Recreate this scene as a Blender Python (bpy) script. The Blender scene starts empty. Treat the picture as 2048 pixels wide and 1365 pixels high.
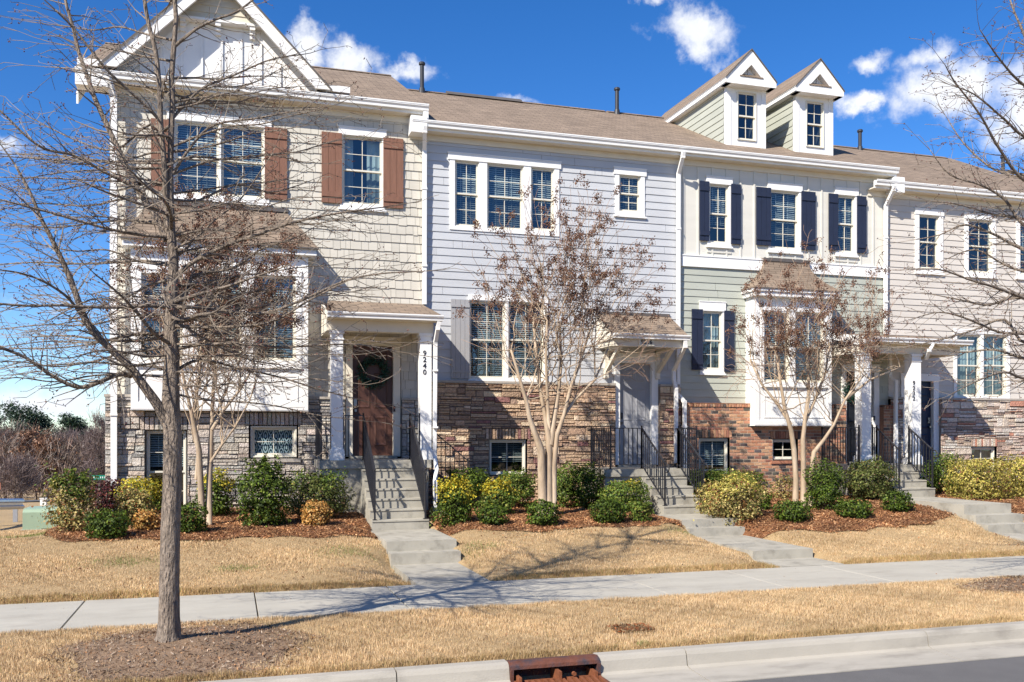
import bpy, math, random
import numpy as np
from math import radians, sin, cos, tan, atan, pi, sqrt
random.seed(7); RNG = np.random.default_rng(11)
SC = bpy.context.scene
COL = SC.collection

# ---------------------------------------------------------------- camera
TH = radians(17.0); FPX = 1850.0; HZ = 872.0; HC = 2.17
cam_d = bpy.data.cameras.new('camera'); cam = bpy.data.objects.new('camera', cam_d); COL.objects.link(cam)
cam.location = (0, 0, HC); cam.rotation_euler = (radians(90), 0, -TH)
cam_d.sensor_width = 36; cam_d.lens = FPX / 2048 * 36
cam_d.shift_y = (HZ - 682.5) / 2048
cam_d.clip_start = .05; cam_d.clip_end = 2000
SC.camera = cam

# ---------------------------------------------------------------- light
SUN_EL = radians(40.5); SDX, SDY = -.808, -.589          # horizontal direction towards the sun
sun_d = bpy.data.lights.new('sun', 'SUN'); sun_d.energy = 5.0; sun_d.angle = radians(.5); sun_d.color = (1, .935, .84)
sun = bpy.data.objects.new('sun', sun_d); COL.objects.link(sun)
from mathutils import Vector
sv = Vector((SDX * cos(SUN_EL), SDY * cos(SUN_EL), sin(SUN_EL)))
sun.rotation_euler = sv.to_track_quat('Z', 'Y').to_euler(); sun.location = (-20, -20, 30)
world = bpy.data.worlds.new('World'); SC.world = world; world.use_nodes = True
SC.view_settings.view_transform = 'Standard'; SC.view_settings.look = 'None'
SC.view_settings.gamma = 1; SC.view_settings.exposure = 0.70
SC.render.engine = 'CYCLES'
SC.cycles.use_denoising = True
SC.cycles.max_bounces = 6; SC.cycles.diffuse_bounces = 3; SC.cycles.glossy_bounces = 3
SC.cycles.transparent_max_bounces = 12; SC.cycles.caustics_reflective = False; SC.cycles.caustics_refractive = False
SC.cycles.sample_clamp_indirect = 6

# facade frame: x = along the row of houses, y = away from the street, z = up; sidewalk at z 0
def U(px, v): return v * tan(TH + atan((px - 1024) / FPX))
def DEP(px, v): return v / (cos(TH) - sin(TH) * (px - 1024) / FPX)
def Z(px, py, v): return HC - (py - HZ) * DEP(px, v) / FPX
def R(x0, x1, yt, yb, v): return (U(x0, v), U(x1, v), Z(x0, yb, v), Z(x0, yt, v))   # u0,u1,z0,z1

def world_nodes():
    nt = world.node_tree; N = nt.nodes; L = nt.links; N.clear()
    out = N.new('ShaderNodeOutputWorld'); bg = N.new('ShaderNodeBackground')
    sky = N.new('ShaderNodeTexSky'); sky.sky_type = 'NISHITA'; sky.sun_disc = False
    sky.sun_elevation = SUN_EL; sky.sun_rotation = math.atan2(SDX, SDY); sky.altitude = 200; sky.air_density = .8; sky.dust_density = .15; sky.ozone_density = 3.5
    hs = N.new('ShaderNodeHueSaturation'); hs.inputs['Saturation'].default_value = 1.30; hs.inputs['Hue'].default_value = .508; hs.inputs['Value'].default_value = 1.72
    L.new(sky.outputs[0], hs.inputs['Color'])
    tc = N.new('ShaderNodeTexCoord')
    nz = N.new('ShaderNodeTexNoise'); nz.inputs['Scale'].default_value = 9; nz.inputs['Detail'].default_value = 7; nz.inputs['Roughness'].default_value = .62
    L.new(tc.outputs['Generated'], nz.inputs['Vector'])
    sub = N.new('ShaderNodeVectorMath'); sub.operation = 'SUBTRACT'; sub.inputs[1].default_value = (.5, .5, .5); L.new(nz.outputs['Color'], sub.inputs[0])
    sc_ = N.new('ShaderNodeVectorMath'); sc_.operation = 'SCALE'; sc_.inputs['Scale'].default_value = .10; L.new(sub.outputs[0], sc_.inputs[0])
    add = N.new('ShaderNodeVectorMath'); add.operation = 'ADD'; L.new(tc.outputs['Generated'], add.inputs[0]); L.new(sc_.outputs[0], add.inputs[1])
    # clouds: (azimuth deg from the facade normal, elevation deg, half widths deg, weight)
    pxs = [(1335, 4, 66, 24, .9), (1408, 75, 88, 44, .95), (1722, 122, 54, 28, .85), (1850, 130, 70, 36, .8), (1900, 195, 150, 66, 1.0), (1722, 215, 62, 24, .85), (2060, 210, 110, 90, 1.0),
           (615, 92, 62, 38, .85), (700, 128, 80, 34, .85), (805, 158, 86, 30, .85), (-10, 290, 60, 40, .9), (60, 825, 260, 42, .85), (230, 775, 110, 20, .4), (60, 610, 110, 26, .38),
           (1025, 192, 45, 12, .5), (-500, 400, 260, 90, .9), (2500, 330, 260, 120, 1), (900, -420, 260, 110, .9)]
    best = None
    for (px, py, rx, ry, w) in pxs:
        a = TH + atan((px - 1024) / FPX); k = cos(a - TH) / FPX
        el = atan((HZ - py) * k)
        c = (sin(a) * cos(el), cos(a) * cos(el), sin(el))
        d = N.new('ShaderNodeVectorMath'); d.operation = 'SUBTRACT'; d.inputs[1].default_value = c; L.new(add.outputs[0], d.inputs[0])
        m = N.new('ShaderNodeMapping'); m.vector_type = 'TEXTURE'
        m.inputs['Rotation'].default_value = (0, 0, -a); m.inputs['Scale'].default_value = (rx * k, max(rx * k, .2), ry * k)
        L.new(d.outputs[0], m.inputs['Vector'])
        ln = N.new('ShaderNodeVectorMath'); ln.operation = 'LENGTH'; L.new(m.outputs[0], ln.inputs[0])
        f = N.new('ShaderNodeMath'); f.operation = 'SUBTRACT'; f.inputs[0].default_value = 1.0; L.new(ln.outputs['Value'], f.inputs[1])
        g = N.new('ShaderNodeMath'); g.operation = 'MULTIPLY'; g.inputs[1].default_value = w; L.new(f.outputs[0], g.inputs[0])
        if best is None: best = g
        else:
            mx = N.new('ShaderNodeMath'); mx.operation = 'SMOOTH_MAX'; mx.inputs[2].default_value = .15; L.new(best.outputs[0], mx.inputs[0]); L.new(g.outputs[0], mx.inputs[1]); best = mx
    n2 = N.new('ShaderNodeTexNoise'); n2.inputs['Scale'].default_value = 26; n2.inputs['Detail'].default_value = 8; n2.inputs['Roughness'].default_value = .6
    L.new(tc.outputs['Generated'], n2.inputs['Vector'])
    s2 = N.new('ShaderNodeMath'); s2.operation = 'MULTIPLY_ADD'; s2.inputs[1].default_value = 1.9; s2.inputs[2].default_value = -.82; L.new(n2.outputs['Fac'], s2.inputs[0])
    tot = N.new('ShaderNodeMath'); tot.operation = 'ADD'; L.new(best.outputs[0], tot.inputs[0]); L.new(s2.outputs[0], tot.inputs[1])
    mr = N.new('ShaderNodeMapRange'); mr.interpolation_type = 'SMOOTHSTEP'; mr.inputs['From Min'].default_value = .12; mr.inputs['From Max'].default_value = .95; L.new(tot.outputs[0], mr.inputs['Value'])
    # underside a little greyer
    n3 = N.new('ShaderNodeTexNoise'); n3.inputs['Scale'].default_value = 14; n3.inputs['Detail'].default_value = 5; L.new(add.outputs[0], n3.inputs['Vector'])
    cr = N.new('ShaderNodeMixRGB'); cr.inputs[1].default_value = (7, 7.6, 9, 1); cr.inputs[2].default_value = (11.5, 11.5, 11.5, 1); L.new(n3.outputs['Fac'], cr.inputs[0])
    mix = N.new('ShaderNodeMixRGB'); L.new(mr.outputs[0], mix.inputs[0]); L.new(hs.outputs[0], mix.inputs[1]); L.new(cr.outputs[0], mix.inputs[2])
    L.new(mix.outputs[0], bg.inputs['Color']); bg.inputs['Strength'].default_value = .066
    L.new(bg.outputs[0], out.inputs['Surface'])
world_nodes()

# ---------------------------------------------------------------- materials
MATS = {}
def mat(name, col=(.5, .5, .5), rough=.6, nscale=6, namt=.12, bump=0, bscale=60, attr=False, spec=.4, metal=0, stretch=(1, 1, 1), trans=0, dirt=0, stain=None, bdist=.01):
    if name in MATS: return MATS[name]
    m = bpy.data.materials.new(name); m.use_nodes = True; nt = m.node_tree; N = nt.nodes; L = nt.links
    b = N['Principled BSDF']; b.inputs['Roughness'].default_value = rough; b.inputs['Specular IOR Level'].default_value = spec; b.inputs['Metallic'].default_value = metal
    tc = N.new('ShaderNodeTexCoord'); mp = N.new('ShaderNodeMapping'); mp.inputs['Scale'].default_value = stretch; L.new(tc.outputs['Object'], mp.inputs[0])
    if attr:
        a = N.new('ShaderNodeAttribute'); a.attribute_name = 'col'; base = a.outputs['Color']
    else:
        a = N.new('ShaderNodeRGB'); a.outputs[0].default_value = (*col, 1); base = a.outputs[0]
    nz = N.new('ShaderNodeTexNoise'); nz.inputs['Scale'].default_value = nscale; nz.inputs['Detail'].default_value = 6; nz.inputs['Roughness'].default_value = .6; L.new(mp.outputs[0], nz.inputs['Vector'])
    mr = N.new('ShaderNodeMapRange'); mr.inputs['From Min'].default_value = .25; mr.inputs['From Max'].default_value = .75; mr.inputs['To Min'].default_value = 1 - namt; mr.inputs['To Max'].default_value = 1 + namt; L.new(nz.outputs['Fac'], mr.inputs['Value'])
    mu = N.new('ShaderNodeVectorMath'); mu.operation = 'SCALE'; L.new(base, mu.inputs[0]); L.new(mr.outputs[0], mu.inputs['Scale'])
    cur = mu.outputs[0]
    if stain:                                                      # stain = (colour, scale, threshold, amount)
        n2 = N.new('ShaderNodeTexNoise'); n2.inputs['Scale'].default_value = stain[1]; n2.inputs['Detail'].default_value = 8; n2.inputs['Roughness'].default_value = .65; L.new(mp.outputs[0], n2.inputs['Vector'])
        r2 = N.new('ShaderNodeMapRange'); r2.inputs['From Min'].default_value = stain[2]; r2.inputs['From Max'].default_value = stain[2] + .18; r2.inputs['To Max'].default_value = stain[3]; L.new(n2.outputs['Fac'], r2.inputs['Value'])
        mx = N.new('ShaderNodeMixRGB'); mx.inputs[2].default_value = (*stain[0], 1); L.new(r2.outputs[0], mx.inputs[0]); L.new(cur, mx.inputs[1]); cur = mx.outputs[0]
    L.new(cur, b.inputs['Base Color'])
    if bump:
        n3 = N.new('ShaderNodeTexNoise'); n3.inputs['Scale'].default_value = bscale; n3.inputs['Detail'].default_value = 5; L.new(mp.outputs[0], n3.inputs['Vector'])
        bp = N.new('ShaderNodeBump'); bp.inputs['Strength'].default_value = bump; bp.inputs['Distance'].default_value = bdist; L.new(n3.outputs['Fac'], bp.inputs['Height']); L.new(bp.outputs[0], b.inputs['Normal'])
    if trans:
        tr = N.new('ShaderNodeBsdfTranslucent'); L.new(cur, tr.inputs['Color']); ms = N.new('ShaderNodeMixShader'); ms.inputs[0].default_value = trans
        L.new(b.outputs[0], ms.inputs[1]); L.new(tr.outputs[0], ms.inputs[2]); L.new(ms.outputs[0], N['Material Output'].inputs['Surface'])
    MATS[name] = m; return m

def glass_mat(nm='window_glass', tint=(.66, .75, .78, 1)):
    m = bpy.data.materials.new(nm); m.use_nodes = True; nt = m.node_tree; N = nt.nodes; L = nt.links; N.remove(N['Principled BSDF'])
    tr = N.new('ShaderNodeBsdfTransparent'); tr.inputs[0].default_value = tint
    gl = N.new('ShaderNodeBsdfGlossy'); gl.inputs['Roughness'].default_value = .0; gl.inputs['Color'].default_value = (.9, .96, 1, 1)
    ge = N.new('ShaderNodeNewGeometry'); dt = N.new('ShaderNodeVectorMath'); dt.operation = 'DOT_PRODUCT'; L.new(ge.outputs['Incoming'], dt.inputs[0]); L.new(ge.outputs['Normal'], dt.inputs[1])
    ab = N.new('ShaderNodeMath'); ab.operation = 'ABSOLUTE'; L.new(dt.outputs['Value'], ab.inputs[0]); om = N.new('ShaderNodeMath'); om.operation = 'SUBTRACT'; om.inputs[0].default_value = 1; L.new(ab.outputs[0], om.inputs[1])
    fr = N.new('ShaderNodeMath'); fr.operation = 'POWER'; fr.inputs[1].default_value = 4; L.new(om.outputs[0], fr.inputs[0])
    mu = N.new('ShaderNodeMath'); mu.operation = 'MULTIPLY_ADD'; mu.inputs[1].default_value = .8; mu.inputs[2].default_value = .11; L.new(fr.outputs[0], mu.inputs[0])
    tc = N.new('ShaderNodeTexCoord'); nz = N.new('ShaderNodeTexNoise'); nz.inputs['Scale'].default_value = 1.3; L.new(tc.outputs['Object'], nz.inputs['Vector'])
    bp = N.new('ShaderNodeBump'); bp.inputs['Strength'].default_value = .12; bp.inputs['Distance'].default_value = .03; L.new(nz.outputs['Fac'], bp.inputs['Height']); L.new(bp.outputs[0], gl.inputs['Normal'])
    ms = N.new('ShaderNodeMixShader'); L.new(mu.outputs[0], ms.inputs[0]); L.new(tr.outputs[0], ms.inputs[1]); L.new(gl.outputs[0], ms.inputs[2]); L.new(ms.outputs[0], N['Material Output'].inputs['Surface'])
    return m
GLASS = glass_mat(); GLASS_S = glass_mat('screened_glass', (.40, .45, .46, 1))

def roof_mat():
    m = bpy.data.materials.new('asphalt_shingles'); m.use_nodes = True; nt = m.node_tree; N = nt.nodes; L = nt.links; b = N['Principled BSDF']; b.inputs['Roughness'].default_value = .9; b.inputs['Specular IOR Level'].default_value = .2
    tc = N.new('ShaderNodeTexCoord'); mp = N.new('ShaderNodeMapping'); L.new(tc.outputs['Object'], mp.inputs[0])
    sx = N.new('ShaderNodeSeparateXYZ'); L.new(mp.outputs[0], sx.inputs[0])
    zz = N.new('ShaderNodeMath'); zz.operation = 'MULTIPLY'; zz.inputs[1].default_value = 2.25; L.new(sx.outputs['Z'], zz.inputs[0])
    cx = N.new('ShaderNodeCombineXYZ'); L.new(sx.outputs['X'], cx.inputs[0]); L.new(zz.outputs[0], cx.inputs[1]); L.new(sx.outputs['Y'], cx.inputs[2])
    br = N.new('ShaderNodeTexBrick'); br.inputs['Scale'].default_value = 1; br.inputs['Brick Width'].default_value = .33; br.inputs['Row Height'].default_value = .14; br.inputs['Mortar Size'].default_value = .008; br.inputs['Bias'].default_value = 0
    br.inputs['Color1'].default_value = (.20, .152, .112, 1); br.inputs['Color2'].default_value = (.27, .205, .15, 1); br.inputs['Mortar'].default_value = (.10, .078, .06, 1); L.new(cx.outputs[0], br.inputs['Vector'])
    nz = N.new('ShaderNodeTexNoise'); nz.inputs['Scale'].default_value = 3; nz.inputs['Detail'].default_value = 6; L.new(cx.outputs[0], nz.inputs['Vector'])
    n2 = N.new('ShaderNodeTexNoise'); n2.inputs['Scale'].default_value = 60; n2.inputs['Detail'].default_value = 3; L.new(cx.outputs[0], n2.inputs['Vector'])
    ad = N.new('ShaderNodeMath'); ad.operation = 'ADD'; L.new(nz.outputs['Fac'], ad.inputs[0]); L.new(n2.outputs['Fac'], ad.inputs[1])
    mr = N.new('ShaderNodeMapRange'); mr.inputs['From Min'].default_value = .6; mr.inputs['From Max'].default_value = 1.4; mr.inputs['To Min'].default_value = .72; mr.inputs['To Max'].default_value = 1.3; L.new(ad.outputs[0], mr.inputs['Value'])
    mu = N.new('ShaderNodeVectorMath'); mu.operation = 'SCALE'; L.new(br.outputs['Color'], mu.inputs[0]); L.new(mr.outputs[0], mu.inputs['Scale']); L.new(mu.outputs[0], b.inputs['Base Color'])
    bp = N.new('ShaderNodeBump'); bp.inputs['Strength'].default_value = .6; bp.inputs['Distance'].default_value = .01; L.new(br.outputs['Fac'], bp.inputs['Height']); bp.invert = True; L.new(bp.outputs[0], b.inputs['Normal'])
    return m
ROOF = roof_mat()
WHITE = mat('white_trim', (.80, .79, .76), .5, 3, .04, .1, 30, stain=((.62, .58, .50), 4, .62, .18))
CREAM = mat('cream_soffit', (.72, .66, .54), .6, 3, .05)
VINYL = mat('cream_vinyl', (.70, .66, .55), .45, 3, .03)
DARK = mat('dark_void', (.015, .015, .018), .9, 3, .1)
BLIND = mat('blind_slat', (.60, .62, .60), .6, 3, .03)
CURT = mat('curtain_cloth', (.50, .55, .52), .8, 5, .1)
IRON = mat('black_iron', (.018, .018, .022), .38, 10, .1, spec=.6)
CONC = mat('concrete', (.37, .345, .285), .85, 2.2, .16, .35, 90, stain=((.17, .155, .125), 3.1, .50, .6))
VENT = mat('vent_pipe_black', (.03, .032, .038), .5, 5, .1)
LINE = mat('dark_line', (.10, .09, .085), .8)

# ---------------------------------------------------------------- mesh builder
BASE = {}
class MB:
    def __init__(s): s.v = []; s.f = []; s.m = []; s.c = []
    def face(s, pts, m=0, c=(1, 1, 1)):
        n = len(s.v); s.v.extend(pts); s.f.append(tuple(range(n, n + len(pts)))); s.m.append(m); s.c.append(c)
    def box(s, x0, x1, y0, y1, z0, z1, m=0, c=(1, 1, 1)):
        n = len(s.v); s.v.extend([(x0, y0, z0), (x1, y0, z0), (x1, y1, z0), (x0, y1, z0), (x0, y0, z1), (x1, y0, z1), (x1, y1, z1), (x0, y1, z1)])
        for f in ((0, 1, 5, 4), (1, 2, 6, 5), (2, 3, 7, 6), (3, 0, 4, 7), (4, 5, 6, 7), (3, 2, 1, 0)):
            s.f.append(tuple(n + i for i in f)); s.m.append(m); s.c.append(c)
    def prism(s, prof, a, b, axis='x', m=0, c=(1, 1, 1)):
        # profile of (p, q) pairs extruded from a to b; axis x: (y,z); axis y: (x,z); axis z: (x,y)
        def P(t, p): return (t, p[0], p[1]) if axis == 'x' else ((p[0], t, p[1]) if axis == 'y' else (p[0], p[1], t))
        n = len(s.v); k = len(prof)
        s.v.extend([P(a, p) for p in prof] + [P(b, p) for p in prof])
        for i in range(k):
            j = (i + 1) % k; s.f.append((n + i, n + j, n + k + j, n + k + i)); s.m.append(m); s.c.append(c)
        s.f.append(tuple(n + i for i in reversed(range(k)))); s.m.append(m); s.c.append(c)
        s.f.append(tuple(n + k + i for i in range(k))); s.m.append(m); s.c.append(c)
    def tube(s, pts, rad, n=6, m=0, c=(1, 1, 1), cap=True):
        pts = [Vector(p) for p in pts]; rad = rad if isinstance(rad, (list, tuple)) else [rad] * len(pts)
        rings = []; side = None
        for i, p in enumerate(pts):
            t = (pts[min(i + 1, len(pts) - 1)] - pts[max(i - 1, 0)]).normalized()
            if side is None: side = t.cross(Vector((.3, .2, 1)) if abs(t.z) < .9 else Vector((1, .1, 0))).normalized()
            side = (side - t * side.dot(t)).normalized(); up = t.cross(side)
            b0 = len(s.v); s.v.extend([tuple(p + (side * cos(2 * pi * k / n) + up * sin(2 * pi * k / n)) * rad[i]) for k in range(n)]); rings.append(b0)
        for a, b in zip(rings, rings[1:]):
            for k in range(n):
                j = (k + 1) % n; s.f.append((a + k, a + j, b + j, b + k)); s.m.append(m); s.c.append(c)
        if cap:
            for r_ in (rings[0], rings[-1]): s.f.append(tuple(r_ + k for k in range(n))); s.m.append(m); s.c.append(c)
    def bar(s, p, q, w, d=None, m=0, c=(1, 1, 1)):
        d = d or w; p = Vector(p); q = Vector(q); t = (q - p).normalized()
        a = t.cross(Vector((0, 0, 1)) if abs(t.z) < .95 else Vector((0, 1, 0))).normalized() * w / 2; b = t.cross(a).normalized() * d / 2
        n = len(s.v); s.v.extend([tuple(o + i * a + j * b) for o in (p, q) for i, j in ((-1, -1), (1, -1), (1, 1), (-1, 1))])
        for f in ((0, 1, 5, 4), (1, 2, 6, 5), (2, 3, 7, 6), (3, 0, 4, 7), (4, 5, 6, 7), (3, 2, 1, 0)):
            s.f.append(tuple(n + i for i in f)); s.m.append(m); s.c.append(c)
    def build(s, name, mats, parent=None, smooth=False, attr=False):
        if not isinstance(mats, (list, tuple)): mats = [mats]
        b = BASE.get(parent.name, (0, 0, 0)) if parent else (0, 0, 0)
        me = bpy.data.meshes.new(name)
        vs = s.v if b == (0, 0, 0) else [(x - b[0], y - b[1], z - b[2]) for x, y, z in s.v]
        me.from_pydata(vs, [], s.f)
        for m in mats: me.materials.append(m)
        if len(mats) > 1: me.polygons.foreach_set('material_index', s.m)
        if smooth: me.polygons.foreach_set('use_smooth', [True] * len(s.f))
        if attr:
            at = me.attributes.new('col', 'FLOAT_COLOR', 'FACE'); at.data.foreach_set('color', np.array([(*c[:3], 1) for c in s.c], dtype=np.float32).ravel())
        me.update()
        o = bpy.data.objects.new(name, me); COL.objects.link(o)
        if parent: o.parent = parent; BASE[o.name] = b
        return o

def np_mesh(name, P, k, mats, cols=None, parent=None, smooth=False):
    """P: (n, k, 3) faces of k corners each with its own vertices"""
    b = np.array(BASE.get(parent.name, (0, 0, 0)) if parent else (0, 0, 0))
    P = np.asarray(P, dtype=np.float32); n = len(P); me = bpy.data.meshes.new(name)
    me.vertices.add(n * k); me.vertices.foreach_set('co', (P.reshape(-1, 3) - b).astype(np.float32).ravel())
    me.loops.add(n * k); me.loops.foreach_set('vertex_index', np.arange(n * k, dtype=np.int32))
    me.polygons.add(n); me.polygons.foreach_set('loop_start', np.arange(0, n * k, k, dtype=np.int32))
    if not isinstance(mats, (list, tuple)): mats = [mats]
    for m in mats: me.materials.append(m)
    if cols is not None:
        at = me.attributes.new('col', 'FLOAT_COLOR', 'FACE'); c4 = np.ones((n, 4), np.float32); c4[:, :3] = cols; at.data.foreach_set('color', c4.ravel())
    me.update(calc_edges=True); me.validate()
    o = bpy.data.objects.new(name, me); COL.objects.link(o)
    if parent: o.parent = parent; BASE[o.name] = tuple(b)
    return o

def empty(name, loc, label=None, cat=None, group=None):
    o = bpy.data.objects.new(name, None); COL.objects.link(o); o.location = loc; BASE[o.name] = tuple(loc); o.empty_display_size = .2
    tag(o, label, cat, group); return o
def tag(o, label=None, cat=None, group=None, kind=None):
    if label: o['label'] = label
    if cat: o['category'] = cat
    if group: o['group'] = group
    if kind: o['kind'] = kind
    return o

def rminus(rect, holes):
    """rect (a0,a1,b0,b1) minus holes -> rects"""
    a0, a1, b0, b1 = rect; hs = [h for h in holes if h[0] < a1 - 1e-5 and h[1] > a0 + 1e-5 and h[2] < b1 - 1e-5 and h[3] > b0 + 1e-5]
    if not hs: return [rect]
    bs = sorted({b0, b1, *[min(max(x, b0), b1) for h in hs for x in (h[2], h[3])]}); out = []
    for lo, hi in zip(bs, bs[1:]):
        if hi - lo < 1e-5: continue
        mid = (lo + hi) / 2; x = a0
        for h in sorted([h for h in hs if h[2] < mid < h[3]]):
            if h[0] > x + 1e-5: out.append((x, min(h[0], a1), lo, hi))
            x = max(x, h[1])
        if x < a1 - 1e-5: out.append((x, a1, lo, hi))
    return out
def plate(mb, rect, holes, vf, vb, m=0, c=(1, 1, 1)):
    for (a, b, z0, z1) in rminus(rect, holes): mb.box(a, b, vf, vb, z0, z1, m, c)
def clampc(c): return tuple(max(0, min(1, x)) for x in c)
def jit(c, a, h=0):
    k = 1 + random.uniform(-a, a); return clampc(tuple(x * k * (1 + random.uniform(-h, h)) for x in c))

def lap(mb, u0, u1, z0, z1, v, holes, pitch=.178, t=.016, col=(.5, .5, .5)):
    z = z0
    while z < z1 - .01:
        zt = min(z + pitch, z1); c = jit(col, .035); jn = [(x, x + .005, z, zt) for x in (random.uniform(u0, u1), random.uniform(u0, u1))]
        for (a, b, q0, q1) in rminus((u0, u1, z, zt), holes + jn):
            f0 = (q0 - z) / pitch; f1 = (q1 - z) / pitch; y0 = v - t * (1 - f0); y1 = v - t * (1 - f1)
            mb.face([(a, y0, q0), (b, y0, q0), (b, y1, q1), (a, y1, q1)], 0, c)
            if f0 < .01: mb.face([(a, v + .004, q0), (b, v + .004, q0), (b, y0, q0), (a, y0, q0)], 0, c)
        z = zt
def lap_side(mb, u, v0, v1, z0, z1f, pitch=.178, t=.016, col=(.5, .5, .5), sgn=-1):
    """siding on a wall that faces sideways; z1f(v) gives the top, rows clipped at z0f"""
    z = z0
    while z < z1f:
        zt = min(z + pitch, z1f); c = jit(col, .025); x0 = u + sgn * t
        mb.face([(x0, v0, z), (x0, v1, z), (u, v1, zt), (u, v0, zt)], 0, c); mb.face([(u, v0, z), (u, v1, z), (x0, v1, z), (x0, v0, z)], 0, c); z = zt
def shakes(mb, u0, u1, z0, z1, v, holes, col):
    row = 0; pitch = .205; z = z0
    while z < z1 - .01:
        zt = min(z + pitch, z1); u = u0 - random.uniform(0, .1)
        while u < u1:
            w = random.choice([.11, .14, .17, .2, .23]) * random.uniform(.92, 1.08); j = random.choice([0, 0, 0, .012, .02]); c = jit(col, .07)
            a0 = max(u, u0); b0 = min(u + w - .007, u1)
            if b0 > a0:
                for (a, b, q0, q1) in rminus((a0, b0, z - j, zt), holes):
                    f0 = (q0 - z + j) / (pitch + j); f1 = (q1 - z + j) / (pitch + j); T = .022
                    y0 = v - T + f0 * T * .9; y1 = v - T + f1 * T * .9
                    mb.face([(a, y0, q0), (b, y0, q0), (b, y1, q1), (a, y1, q1)], 0, c)
                    mb.face([(a, v, q0), (b, v, q0), (b, y0, q0), (a, y0, q0)], 0, c); mb.face([(a, y0, q0), (a, y1, q1), (a, v, q1), (a, v, q0)], 0, c); mb.face([(b, y0, q0), (b, v, q0), (b, v, q1), (b, y1, q1)], 0, c)
            u += w
        z = zt
    for (a, b, q0, q1) in rminus((u0, u1, z0, z1), holes): mb.face([(a, v - .001, q0), (b, v - .001, q0), (b, v - .001, q1), (a, v - .001, q1)], 0, tuple(x * .35 for x in col))
def stone_block(mb, a, b, q0, q1, v, ex, c, bev=.008):
    g = .004; a += g; b -= g; q0 += g; q1 -= g
    if b - a < .02 or q1 - q0 < .015: return
    e = min(bev, (b - a) / 4, (q1 - q0) / 4); y = v - ex; r = lambda: random.uniform(-.004, .004)
    o = [(a + r(), v, q0 + r()), (b + r(), v, q0 + r()), (b + r(), v, q1 + r()), (a + r(), v, q1 + r())]
    i = [(a + e, y + r(), q0 + e), (b - e, y + r(), q0 + e), (b - e, y + r(), q1 - e), (a + e, y + r(), q1 - e)]
    mb.face(i, 0, c)
    for k in range(4):
        j = (k + 1) % 4; mb.face([o[k], o[j], i[j], i[k]], 0, c)
def stones(mb, u0, u1, z0, z1, v, holes, pal, mort, hs=(.07, .1, .13, .16), ls=(.14, .5)):
    """random ashlar: courses broken into chunks of one to four layers"""
    k = sum(hs) / len(hs); z = z0
    while z < z1 - .02:
        H = random.choice((1.7, 2.1, 2.5)) * k; H = min(H, z1 - z)
        if z1 - z - H < .08: H = z1 - z
        u = u0 - random.uniform(0, .3)
        while u < u1:
            W = random.uniform(*ls) * random.choice((1, 1, 1.5)); a = max(u, u0); b = min(u + W, u1); u += W
            if b - a < .02: continue
            n = random.choices((1, 2, 3, 4), (.25, 3, 4, 2) if H > .15 else (.6, 4, 2, 0))[0]; cuts = sorted(random.uniform(.18, .82) for _ in range(n - 1)); cuts = [0] + [c for c in cuts] + [1]
            for f0, f1 in zip(cuts, cuts[1:]):
                if (f1 - f0) * H < .018: continue
                xs = [a, b] if (b - a < .3 or random.random() < .55) else [a, a + (b - a) * random.uniform(.3, .7), b]
                for x0, x1 in zip(xs, xs[1:]):
                    c = jit(random.choices([p[0] for p in pal], [p[1] for p in pal])[0], .2, .025); ex = random.uniform(.010, .055)
                    for (aa, bb, q0, q1) in rminus((x0, x1, z + f0 * H, z + f1 * H), holes): stone_block(mb, aa, bb, q0, q1, v, ex, c)
        z += H
    for (a, b, q0, q1) in rminus((u0, u1, z0, z1), holes): mb.face([(a, v - .008, q0), (b, v - .008, q0), (b, v - .008, q1), (a, v - .008, q1)], 0, mort)
def soldier(mb, u0, u1, z0, z1, v, pal, w=.075, ex=.035):
    u = u0
    n = max(1, round((u1 - u0) / w)); w = (u1 - u0) / n
    for k in range(n):
        c = jit(random.choices([p[0] for p in pal], [p[1] for p in pal])[0], .15, .04); stone_block(mb, u0 + k * w, u0 + (k + 1) * w, z0, z1, v, ex + random.uniform(-.004, .004), c)
def bricks(mb, u0, u1, z0, z1, v, holes, pal, mort, bl=.203, bh=.0813):
    n = max(1, round((z1 - z0) / bh)); h = (z1 - z0) / n; j = .009
    for r_ in range(n):
        z = z0 + r_ * h; u = u0 - (0 if r_ % 2 else bl / 2)
        while u < u1:
            a = max(u, u0); b = min(u + bl - j, u1)
            if b - a > .02:
                c = jit(random.choices([p[0] for p in pal], [p[1] for p in pal])[0], .14, .06)
                for (aa, bb, q0, q1) in rminus((a, b, z, z + h - j), holes): stone_block(mb, aa, bb, q0, q1, v, .012, c, .002)
            u += bl
    for (a, b, q0, q1) in rminus((u0, u1, z0, z1), holes): mb.face([(a, v - .004, q0), (b, v - .004, q0), (b, v - .004, q1), (a, v - .004, q1)], 0, mort)
# ---------------------------------------------------------------- house parts
SIDING = mat('fibre_cement', attr=True, rough=.65, nscale=2.2, namt=.06, stain=((.40, .36, .30), 1.6, .60, .12), bump=.12, bscale=50, stretch=(.4, 1, 2))
STONE = mat('ledge_stone', attr=True, rough=.85, nscale=16, namt=.32, bump=1, bscale=28, bdist=.035)
BRICK = mat('clay_brick', attr=True, rough=.9, nscale=30, namt=.22, bump=.5, bscale=80)

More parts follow.
